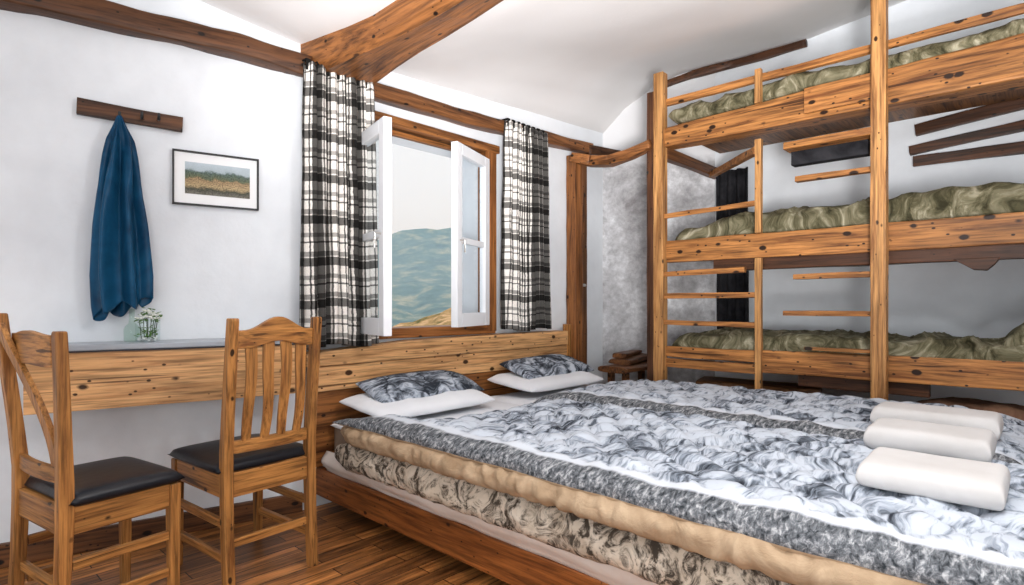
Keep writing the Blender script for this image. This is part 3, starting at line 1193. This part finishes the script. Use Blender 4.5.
heads = [(-.030, -.01, .088), (-.016, .012, .098), (0.0, -.012, .094), (.013, .008, .110), (.028, -.008, .102), (.020, -.014, .088), (-.004, .004, .118), (.034, .006, .088)]
for hx, hy, hz in heads:
    st = MB()
    st.tube([(VX + hx * .75, VY + hy * .6, VZ + .012), (VX + hx * .85, VY + hy * .7, VZ + hz * .6), (VX + hx, VY + hy, VZ + hz)], 0.0016, 6)
    so = st.build('stem', M['stem'], L, VB, vs_)
    fl = MB()
    for p in range(6):
        a = p * PI / 3 + hx * 40
        bb = bmesh.new()
        bmesh.ops.create_icosphere(bb, subdivisions=1, radius=1)
        mt = Matrix.Translation((VX + hx + .010 * math.cos(a), VY + hy - .012 + .010 * math.sin(a), VZ + hz + .008)) @ Matrix.Rotation(a, 4, 'Z') @ Matrix.Rotation(-.4, 4, 'Y') @ Matrix.Diagonal((.009, .006, .004, 1))
        fl.add(bb, mt)
    fl.build('flower', M['petal'], L, VB, so, smooth=True)
lf = MB()
for k in range(90):
    hx, hy, hz = rnd.choice(heads) if k < 58 else (rnd.uniform(-.03, .03), rnd.uniform(-.02, .02), rnd.uniform(.018, .045))
    a = rnd.uniform(0, 6.28)
    bb = bmesh.new()
    bmesh.ops.create_icosphere(bb, subdivisions=1, radius=1)
    mt = Matrix.Translation((VX + hx + rnd.uniform(-.014, .014), VY + hy - .010 + rnd.uniform(-.02, .014), VZ + hz + rnd.uniform(-.012, .022))) @ Matrix.Rotation(a, 4, 'Z') @ Matrix.Rotation(rnd.uniform(-.8, .3), 4, 'Y') @ Matrix.Diagonal((.011, .006, .0016, 1))
    lf.add(bb, mt)
lo_ = lf.build('leaves', M['leaf'], L, VB, vs_, smooth=True)
lo_['kind'] = 'stuff'
bt = MB()
rings = []
for z, r_ in ((0, .024), (.004, .028), (.05, .029), (.062, .024), (.075, .012), (.10, .010), (.125, .010), (.128, .012), (.134, .012)):
    rings.append([(VX - .055 + r_ * math.cos(2 * PI * k / 16), VY + .045 + r_ * math.sin(2 * PI * k / 16), VZ + z) for k in range(16)])
bt.rings(rings)
tag(bt.build('bottle', m_glass('green bottle glass', (0.86, 0.93, 0.89)), L, (VX - .055, VY + .045, VZ), smooth=True), 'small dark green glass bottle behind the flower jar', 'bottle')


# ------------------------------------------------------------------ bed
BX0, BX1, BY1 = 0.05, 2.02, -2.80       # sides and foot
bed = thing('double_bed', 'wide low wooden double bed under the window', 'bed', W, (1.05, -1.4, 0))
BB = (1.05, -1.4, 0)
b = MB()
b.beam((BX0 + .02, -0.03, 0.137), (BX0 + .02, BY1, 0.105), 0.035, 0.135, 0.003, 30, rnd=0.2, seed=3)
b.build('side_rail', M['bedrail_y'], W, BB, bed)
b = MB()
b.beam((BX1 - .02, -0.10, 0.135), (BX1 - .02, BY1, 0.125), 0.035, 0.135, 0.003, 30, rnd=0.2, seed=4)
b.build('side_rail', M['bedrail_y'], W, BB, bed)
b = MB()
b.box(BX0, BX1, BY1 - .035, BY1, 0.06, 0.24, 0.004)
b.build('foot_board', M['frame_x'], W, BB, bed)
for x, y in ((BX0 + .22, -.30), (BX1 - .05, -.25), (BX0 + .05, BY1 + .1), (BX1 - .05, BY1 + .1)):
    b = MB()
    b.box(x - .03, x + .03, y - .03, y + .03, 0, 0.09, 0.003)
    b.build('leg', M['frame_z'], W, BB, bed)
b = MB()
b.box(BX0 + .03, BX1 - .03, BY1 + .03, -.10, 0.13, 0.17)
b.build('bed_base', M['frame_x'], W, BB, bed)
b = MB()
b.beam((0.0, -0.085, 0.643), (2.03, -0.085, 0.648), 0.03, 0.122, 0.002, 30, rnd=0.08, seed=5)
b.build('headboard_plank', M['pine_x'], W, BB, bed)
b = MB()
b.beam((0.0, -0.068, 0.40), (2.02, -0.068, 0.40), 0.03, 0.36, 0.002, 30, rnd=0.05, seed=6)
b.build('headboard_panel', M['frame_x'], W, BB, bed)
b = MB()
b.beam((2.0, -0.085, 0), (2.0, -0.085, 0.86), 0.045, 0.05, 0.002, 20, seed=7)
b.build('head_post', M['chair_v'], W, BB, bed)

# ledge plank over the headboard
b = MB()
b.rings([[(x, -0.115, z0), (x, -0.002, z0), (x, -0.002, z1), (x, -0.115, z1)] for x, z0, z1 in ((-0.04, .706, .768), (0.3, .708, .79), (0.6, .708, .805), (1.3, .711, .812), (1.97, .713, .814))])
tag(b.build('window_ledge', M['pine_x'], W, (1.0, -.06, .72), bevel=0.004), 'long knotty pine ledge under the window above the headboard', 'shelf')


def fbm(p, o=4):
    return noise.fractal(Vector(p), 0.9, 2.0, o)


def ridged(p):
    return 1 - abs(noise.noise(Vector(p))) * 2


def slab(name, label, cat, x0, x1, y0, y1, zmid, T, Bt, mats, px=7, nx=60, ny=120, lump=0.012, freq=4, quilt=0.0, seed=0, F=W, group=None,
         zfun=None, base=None, edge=None, parent=None, tilt=None, expo=0.5, py=None, qin=(-9, 9), crease=0.0):
    """soft slab closed around a mid-plane; top and underside may wear different cloth"""
    b = MB()

    def sh(top):
        def fn(u, v):
            x = (u - .5) * 2
            y = (v - .5) * 2
            # crowd the rows toward the rims so they stay round
            x = math.copysign(1 - (1 - abs(x)) ** 1.5, x)
            y = math.copysign(1 - (1 - abs(y)) ** 1.5, y)
            e = (max(0.0, 1 - abs(x) ** px) * max(0.0, 1 - abs(y) ** (py or px))) ** expo
            X = (x0 + x1) / 2 + x * (x1 - x0) / 2
            Y = (y0 + y1) / 2 + y * (y1 - y0) / 2
            if edge:
                dx, dy = edge(X, Y, x, y)
                X += dx
                Y += dy
            z = zmid + (T if top else -Bt) * e
            nz = fbm((X * freq, Y * freq, seed + (0 if top else 9)))
            rd = ridged((X * freq * 1.3 + 3, Y * freq * .9, seed + 5))
            if top:
                z += lump * (nz + 0.7 * rd) * e ** .5
                if crease:
                    cx_ = X + 0.12 * noise.noise(Vector((X * 3, Y * 3, seed + 8)))
                    cy_ = Y + 0.12 * noise.noise(Vector((X * 3, Y * 3, seed + 4)))
                    z += crease * (max(0, ridged((cx_ * 2.2 + cy_ * 3.2, cy_ * 1.2 - cx_ * .6, seed))) ** 2 + .6 * max(0, ridged((cx_ * 3.5 - cy_ * 4.6, cy_ * 1.4, seed + 2))) ** 2 - .5) * e
                if quilt:
                    wx = X + 0.05 * noise.noise(Vector((X * 4, Y * 4, seed)))
                    wy = Y + 0.05 * noise.noise(Vector((X * 4, Y * 4, seed + 2)))
                    qa = abs(math.sin((wx + wy * .8) * PI / 0.13))
                    qb = abs(math.sin((wx * .9 - wy) * PI / 0.15))
                    z += quilt * (min(qa, qb) ** 0.45 - .6) * e * max(0, min(1, (X - qin[0]) / .05)) * max(0, min(1, (qin[1] - X) / .05))
            else:
                z -= lump * 0.5 * nz * e
            X += lump * .8 * noise.noise(Vector((Y * 9, z * 14, seed + 1))) * (1 if abs(x) > .9 else 0)
            if zfun:
                z += zfun(X, Y)
            return (X, Y, z)
        return fn

    b.grid(nx, ny, sh(True), mi=0)
    b.grid(nx, ny, sh(False), mi=min(1, len(mats) - 1))
    base = base or ((x0 + x1) / 2, (y0 + y1) / 2, zmid - Bt)
    o = b.build(name, mats, F, base, parent, smooth=True)
    if tilt:
        o.rotation_euler = (o.rotation_euler.to_matrix() @ Matrix.Rotation(tilt, 3, 'X')).to_euler()
    if label:
        tag(o, label, cat, group)
    return o


# mattresses with fitted sheets
for x0, x1, lab in ((0.085, 1.04, 'white-sheeted mattress on the near half of the bed'), (1.055, 2.00, 'white-sheeted mattress on the far half of the bed')):
    r = thing('mattress', lab, 'mattress', W, ((x0 + x1) / 2, -1.45, 0.17), 'mattresses on the double bed')
    mb = ((x0 + x1) / 2, -1.45, 0.17)
    b = MB()
    b.box(x0 + .01, x1 - .01, BY1 + .05, -0.11, 0.172, 0.425, 0.03)
    b.build('ticking', M['mattress'], W, mb, r, smooth=False)
    slab('fitted_sheet', None, None, x0, x1, BY1 + .04, -0.105, 0.415, 0.03, 0.02, [M['sheet']], px=20, nx=30, ny=60, lump=0.004, base=mb, parent=r, seed=x0)
# sheet overhang along the near side
b = MB()


def skirt(u, v):
    y = -0.12 + (BY1 + .1) * u
    z = 0.30 - (0.098 + 0.03 * u) * v
    x = 0.06 - 0.028 * math.sin(PI * min(1, v * 1.1)) - 0.006 * noise.noise(Vector((y * 6, v * 3, 1)))
    return (x, y, z + 0.006 * noise.noise(Vector((y * 5, 0, 4))))


b.grid(90, 10, skirt)
so = b.build('bed_sheet', M['sheet_side'], W, (0.08, -1.4, 0.2), smooth=True)
md = so.modifiers.new('thick', 'SOLIDIFY')
md.thickness = 0.006
tag(so, 'cream sheet edge hanging over the near side of the mattress', 'sheet')


# lower quilt draped over the near side
def lowq(u, v):
    y = -0.22 - (2.55) * u
    # closed section: 0..1 around a fat drop shape hanging on the mattress side
    a = 2 * PI * v
    ends = min(1, (u * 14) ** .5, ((1 - u) * 14) ** .5)
    zz = 0.322 + 0.062 * math.sin(a) * ends * (1 + .05 * noise.noise(Vector((y * 4, 0, 0))))
    xx = 0.055 + 0.042 * math.cos(a) * ends - 0.035 * ends * max(0, -math.cos(a)) * (0.5 - 0.5 * math.sin(a))
    n_ = 0.012 * fbm((y * 7, a * 1.2, 2)) + 0.007 * ridged((y * 13, a, 3))
    return (xx - n_ * max(0.1, -math.cos(a)), y, zz + 0.5 * n_ * math.sin(a) - 0.012 * u)


b = MB()
b.grid(200, 28, lowq)
b.bm.verts.ensure_lookup_table()
tag(b.build('quilt', M['quilt'], W, (0.05, -1.4, 0.25), smooth=True), 'beige printed quilt bulging under the near duvet edge', 'quilt')


# duvets
def near_edge(X, Y, x, y):
    # head end runs askew: nearest the wall at the near corner
    k = max(0, (y + 0.2) / 1.2)
    d = interp(X, [(0.0, 0.0), (0.09, -0.12), (0.20, -0.42), (0.6, -0.44), (1.05, -0.38)])
    return (0.0, d * k)


M['duvet_near'] = m_print('leafy duvet cover near', border=(0, -0.515, 1, 0.058, 0.032))
M['duvet_far'] = m_print('leafy duvet cover far', border=(0, -0.49, 1, 0.10, 0.03))


def hump(X, Y):
    s = -Y
    return 0.006 * math.sin(X * 5 + s * 2)


duvet_near = slab('duvet', 'leaf-printed duvet on the near half of the bed, beige underside showing', 'duvet', 0.0, 1.04, -2.86, -0.27, 0.462, 0.058, 0.03,
     [M['duvet_near'], M['beige']], px=9, nx=90, ny=190, lump=0.011, freq=5, quilt=0.028, seed=1, qin=(0.07, 1.0), edge=near_edge, zfun=hump, base=(0.52, -1.5, 0.40), group='duvets on the double bed')
slab('duvet', 'leaf-printed duvet on the far half of the bed beside the bunk', 'duvet', 1.02, 2.03, -2.62, -0.60, 0.465, 0.062, 0.03,
     [M['duvet_far'], M['beige']], px=9, nx=90, ny=150, lump=0.011, freq=5, quilt=0.028, seed=21, qin=(1.12, 2.0), zfun=hump, base=(1.52, -1.5, 0.43), group='duvets on the double bed')

# beige lining rolled out below the near duvet's edge
def lining(u, v):
    y = -0.25 - 2.55 * u
    a = 2 * PI * v
    ends = min(1, (u * 16) ** .5, ((1 - u) * 16) ** .5)
    n_ = 0.016 * ridged((y * 15, a * .5, 13)) + 0.008 * fbm((y * 5, a, 4))
    z = 0.424 + (0.040 + n_ * .4) * math.sin(a) * ends - 0.010 * u
    x = 0.035 + (0.052 + n_) * math.cos(a) * ends
    if y > -0.45:
        x += 0.04 * (y + 0.45) / 0.2
    return (x, y, z)


b = MB()
b.grid(220, 24, lining)
b.build('lining', M['beige'], W, (0.52, -1.5, 0.40), duvet_near, smooth=True)

# pillows
M['pillow_print'] = m_print('leafy pillow print', scale=1.3, lift=-0.06)
for cx, w_, far in ((0.48, 0.72, False), (1.50, 0.74, True)):
    wh = 'on the far mattress by the door post' if far else 'on the near mattress beside the chair'
    # white pillow under, patterned one leaning on it
    o = slab('white_pillow', 'flat white pillow %s' % wh, 'pillow', cx - w_ / 2, cx + w_ / 2, -0.165, 0.20, 0.0, 0.045, 0.03, [M['sheet']], px=5, nx=50, ny=34,
             lump=0.008, seed=cx, base=(cx, 0, -0.03), group='white pillows', F=O)
    o.matrix_world = W @ Matrix.Translation((cx, -0.325, 0.478 + 0.012 * far)) @ Matrix.Rotation(0.10, 4, 'X')
    o = slab('printed_pillow', 'dark leaf-printed pillow lying on the white pillow %s' % wh, 'pillow', cx - w_ * .46, cx + w_ * .46, -0.13, 0.13, 0.0, 0.058, 0.03,
             [M['pillow_print']], px=2.8, nx=50, ny=30, lump=0.008, seed=cx + 3, base=(cx, 0, -0.03), group='printed pillows', F=O)
    o.matrix_world = W @ Matrix.Translation((cx + 0.05 + 0.02 * far, -0.255, 0.542 + 0.02 * far)) @ Matrix.Rotation(0.30, 4, 'X')

# rolled towels at the foot
for (t0, t1, s0, s1, h, lab) in ((1.20, 1.42, 2.16, 2.545, 0.085, 'folded white towel nearest the bunk of the three on the bed'),
                                 (0.80, 1.03, 2.22, 2.545, 0.08, 'folded white towel in the middle of the three on the bed'),
                                 (0.325, 0.585, 2.30, 2.595, 0.07, 'folded white towel nearest the camera of the three on the bed')):
    zb = 0.525
    o = slab('folded_towel', lab, 'towel', t0, t1, -s1, -s0, zb + h * .45, h * .55, h * .45, [M['towel']], px=7, py=24, expo=0.42, nx=34, ny=46, lump=0.004, seed=t0 * 9,
             group='folded towels on the bed')

# ------------------------------------------------------------------ bunk bed
FX = 2.15
bunk = thing('bunk_bed', 'tall three-tier pine bunk bed with ladder rungs', 'bunk bed', W, (2.55, -1.9, 0))
KB = (2.55, -1.9, 0)


def bpart(name, b, m, label=None, bev=0.003):
    o = b.build(name, m, W, KB, bunk, bevel=bev)
    if label:
        o['label'] = label
    return o


def upright(s, w, z0, z1, x=FX, seed=0, mat='bunk_z', name='post'):
    b = MB()
    b.beam((x, -s, z0), (x, -s, z1), w, w, 0.003, 24, seed=seed, rnd=0.14)
    return bpart(name, b, M[mat], bev=0)


SA, SB, SC, SD = 0.755, 1.40, 2.022, 3.30
upright(SA, 0.07, 0, 2.55, seed=1)
upright(SB, 0.036, 0, 1.28, seed=2)
upright(SB, 0.036, 1.43, 1.985, seed=2)
upright(SB, 0.036, 2.20, 2.40, seed=3, x=FX - .005)
upright(SC, 0.07, 0, 2.86, seed=4, x=FX - 0.03)
upright(SD, 0.07, 0, 2.6, seed=5)
upright(SA - 0.067, 0.05, 0, 2.44, x=FX + 0.005, seed=6, mat='shaded_z', name='rear_post')  # dark-coloured strip stands in for the first post's shaded left side
for s, x in ((SD, 2.98),):
    upright(s, 0.06, 0, 2.5, x=x, seed=8, name='rear_post')


def side(name, x, z0, z1, s0, s1, dep, m='bunk_y', seed=0, dz=0.0, rough=0.005, label=None):
    b = MB()
    b.beam((x, -s0, (z0 + z1) / 2), (x, -s1, (z0 + z1) / 2 + dz), dep, z1 - z0, rough, 36, rnd=0.12, seed=seed)
    return bpart(name, b, M[m], label, bev=0)


# tiers
b = MB()
b.beam((FX + 0.05, -SA - .03, 2.117), (FX + 0.10, -SD, 2.148), 0.11, 0.128, 0.005, 36, rnd=0.12, seed=1, taper=1.9)
bpart('side_board', b, M['bunk_y'], bev=0)
side('side_board', FX + 0.045, 1.285, 1.43, SA + .03, SD, 0.06, seed=2, dz=-0.005)
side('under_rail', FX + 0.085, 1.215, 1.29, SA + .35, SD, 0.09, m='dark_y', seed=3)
side('side_board', FX + 0.03, 0.655, 0.725, SA + .03, SB - .01, 0.035, seed=4)
side('side_board', FX + 0.03, 0.585, 0.645, SA + .03, SB - .01, 0.035, seed=14)
side('side_board', FX + 0.03, 0.60, 0.73, SB + .015, SD, 0.045, seed=5, dz=0.01)
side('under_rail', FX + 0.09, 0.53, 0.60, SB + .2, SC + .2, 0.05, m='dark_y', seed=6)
side('cover_plate', FX - 0.022, 2.075, 2.215, 1.66, SC + .03, 0.022, seed=7, rough=0.002)
side('guard_rail', FX + 0.03, 2.335, 2.378, SA, SD, 0.03, seed=8, dz=0.01)
side('guard_rail', FX, 1.575, 1.605, SA + .03, SB, 0.025, seed=9, dz=0.02)
for z, bx, dz in ((1.205, 1.32, 0.01), (1.06, 1.38, 0.0), (0.885, 1.385, -0.005)):
    side('rung', FX, z - .016, z + .016, SA + .03, bx, 0.03, seed=int(z * 10), dz=dz)
# steps let into the second post
side('rung', FX - .0, 1.885, 1.925, 1.56, SC - .03, 0.13, seed=21)
side('rung', FX - .0, 1.70, 1.73, 1.61, SC - .03, 0.05, seed=22)
side('rung', FX - .0, 1.148, 1.175, 1.60, SC - .03, 0.05, seed=23)
side('rung', FX - .0, 0.94, 0.968, 1.545, SC - .03, 0.05, seed=24)
side('rung', FX - .01, 0.745, 0.765, 1.66, SC - .03, 0.05, seed=25)
# end beam and back rails
for z0, z1 in ((2.13, 2.17), (1.29, 1.38), (0.6, 0.70)):
    if z0 > 1.9:
        z0, z1 = 1.985, 2.06
        b = MB()
        b.beam((FX + .03, -SA - .01, (z0 + z1) / 2), (3.03, -SA - .01, (z0 + z1) / 2), 0.06, z1 - z0, 0.004, 18, seed=int(z0 * 7))
        bpart('end_rail', b, M['dark_x'], bev=0)
    if z0 < 1.9:
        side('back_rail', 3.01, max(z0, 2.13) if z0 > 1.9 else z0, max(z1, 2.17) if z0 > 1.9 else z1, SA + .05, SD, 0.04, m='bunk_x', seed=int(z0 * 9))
b = MB()
b.beam((2.86, -0.80, 1.985), (FX, -SB + .01, 1.925), 0.04, 0.045, 0.004, 16, seed=31)
bpart('brace', b, M['bunk_y'], bev=0)
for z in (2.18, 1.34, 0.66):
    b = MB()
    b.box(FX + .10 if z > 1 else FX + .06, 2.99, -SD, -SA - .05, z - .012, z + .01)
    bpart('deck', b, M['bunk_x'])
b = MB()
b.prism([(-0.08, 0.0), (0.10, 0.0), (0.02, -0.055), (-0.03, -0.06), (-0.06, -0.03)], 0.05, Matrix.Translation((FX + .06, -2.42, 1.225)) @ Matrix.Rotation(PI / 2, 4, 'Z'))
bpart('bracket', b, M['dark_y'])
b = MB()
b.tube([(FX + .02, -SA + .075, 1.93), (FX - .01, -SA + .085, 1.92), (FX - .02, -SA + .085, 1.90), (FX - .012, -SA + .085, 1.885)], 0.008, 8)
bpart('hook', b, M['black'])

# bunk bedding
def camo(label, z, T, seed, zf=None, s0=0.80, s1=3.26, x0=FX + .085, lump=0.020):
    return slab('bunk_duvet', label, 'duvet', x0, 2.97, -s1, -s0, z, T, 0.05, [M['camo']], px=10, py=40, crease=0.026, nx=60, ny=180, lump=lump, freq=3.6, seed=seed, zfun=zf,
                group='olive duvets on the bunk bed')


camo('rumpled olive patterned duvet on the top bunk', 2.255, 0.065, 31, lambda X, Y: 0.012 * math.sin(Y * 7), x0=FX + .02)
camo('rumpled olive patterned duvet on the middle bunk', 1.435, 0.115, 37, lambda X, Y: interp(-Y, [(0.80, -.04), (1.0, -.035), (1.1, 0.0), (1.3, .015), (3, .02)]), x0=FX + .08)
camo('olive patterned duvet on the lowest bunk', 0.725, 0.085, 43, lambda X, Y: interp(-Y, [(0.82, -.02), (1.2, 0.0), (2.2, 0.0), (3, 0)]), x0=FX + .055)
o = slab('bunk_pillow', 'olive patterned pillow propped at the right end of the lowest bunk', 'pillow', -0.22, 0.22, -0.28, 0.28, 0, 0.07, 0.06, [M['camo']], px=3, nx=40, ny=40, lump=0.012, seed=5,
         base=(0, 0, 0), F=O)
o.matrix_world = W @ Matrix.Translation((FX + .34, -2.74, 0.93)) @ Matrix.Rotation(-0.55, 4, 'X')

# dark planks on the bunk wall
for (z0, z1, h, s0, lab) in ((2.10, 2.155, 0.080, 2.05, 'topmost of three dark planks fixed to the wall behind the bunk'),
                             (1.975, 2.02, 0.062, 2.02, 'middle of three dark planks fixed to the wall behind the bunk'),
                             (1.905, 1.90, 0.070, 2.04, 'lowest of three dark planks fixed to the wall behind the bunk')):
    b = MB()
    b.beam((3.03, -s0, z0), (3.03, -3.2, z0 + (z1 - z0) * 2.3), 0.035, h * .85, 0.005, 20, seed=int(z0 * 100), taper=1.25)
    tag(b.build('wall_plank', M['dark_y'], W, (3.03, -2.5, z0)), lab, 'plank', 'dark planks on the bunk wall')

# black hanging, and a block for the dark recess under a step
b = MB()


def hang(u, v):
    s = 0.79 + 0.25 * u
    z = 2.02 - 1.42 * v
    return (2.955 + 0.018 * math.sin(u * 24 + v) + 0.01 * noise.noise(Vector((u * 4, v * 3, 0))), -s, z)


b.grid(40, 30, hang)
ho = b.build('black_curtain', M['black_cloth'], W, (2.96, -0.9, 0.6), smooth=True)
md = ho.modifiers.new('thick', 'SOLIDIFY')
md.thickness = 0.004
tag(ho, 'black cloth hanging in the corner behind the bunk ladder', 'curtain')
b = MB()
b.box(FX + .02, FX + .09, -SC + .06, -1.575, 1.805, 1.884, 0.004)  # coloured black to paint the dark recess below the step
tag(b.build('black_box', M['black_cloth'], W, (FX + .05, -1.75, 1.81)), 'black block standing in for the dark recess under the highest step of the second bunk post', 'block')

# wooden bits between bed and grey wall
bn = thing('side_bench', 'small dark wooden bench beside the bed head by the grey wall', 'bench', W, (2.42, -0.36, 0))
NB = (2.42, -0.36, 0)
b = MB()
b.beam((2.08, -0.42, 0.545), (2.66, -0.42, 0.545), 0.24, 0.045, 0.008, 16, seed=3, rnd=0.5)
b.build('bench_top', M['dark_x'], W, NB, bn)
for x, y in ((2.16, -.36), (2.16, -.48), (2.58, -.36), (2.58, -.48)):
    MB().box(x - .02, x + .02, y - .02, y + .02, 0, .525, .003).build('leg', M['dark_x'], W, NB, bn)
b = MB()
b.beam((2.20, -0.40, 0.59), (2.66, -0.33, 0.60), 0.16, 0.04, 0.010, 12, seed=8, rnd=0.4)
tag(b.build('wood_board', M['dark_x'], W, (2.4, -.36, .58)), 'lower rough board lying on the dark bench by the grey wall', 'board', 'boards on the bench')
b = MB()
b.beam((2.26, -0.36, 0.632), (2.60, -0.30, 0.636), 0.10, 0.035, 0.010, 12, seed=9, rnd=0.4)
tag(b.build('wood_board', M['rail_x'], W, (2.4, -.33, .62)), 'upper rough board stacked on the dark bench by the grey wall', 'board', 'boards on the bench')
cb = thing('low_shelf', 'low wooden shelf under the lowest bunk near its ladder', 'shelf', W, (2.6, -1.15, 0))
CB = (2.6, -1.15, 0)
for z in (0.47, 0.37):
    b = MB()
    b.beam((2.45, -0.90, z), (2.60, -1.62, z - .01), 0.28, 0.05, 0.008, 16, seed=int(z * 90), rnd=.3)
    b.build('shelf_board', M['ledge_y'], W, CB, cb)
for x, y in ((2.36, -.97), (2.57, -.97), (2.5, -1.55), (2.68, -1.55)):
    MB().box(x - .02, x + .02, y - .02, y + .02, 0, .45, .003).build('leg', M['bunk_x'], W, CB, cb)
slab('folded_blanket', 'brown folded blanket on the floor between bed and bunk', 'blanket', 2.22, 2.5, -2.75, -2.08, 0.30, 0.20, 0.29, [M['brown_cloth']], px=6, nx=30, ny=50, lump=0.02, seed=77,
     base=(2.36, -2.4, 0.0))
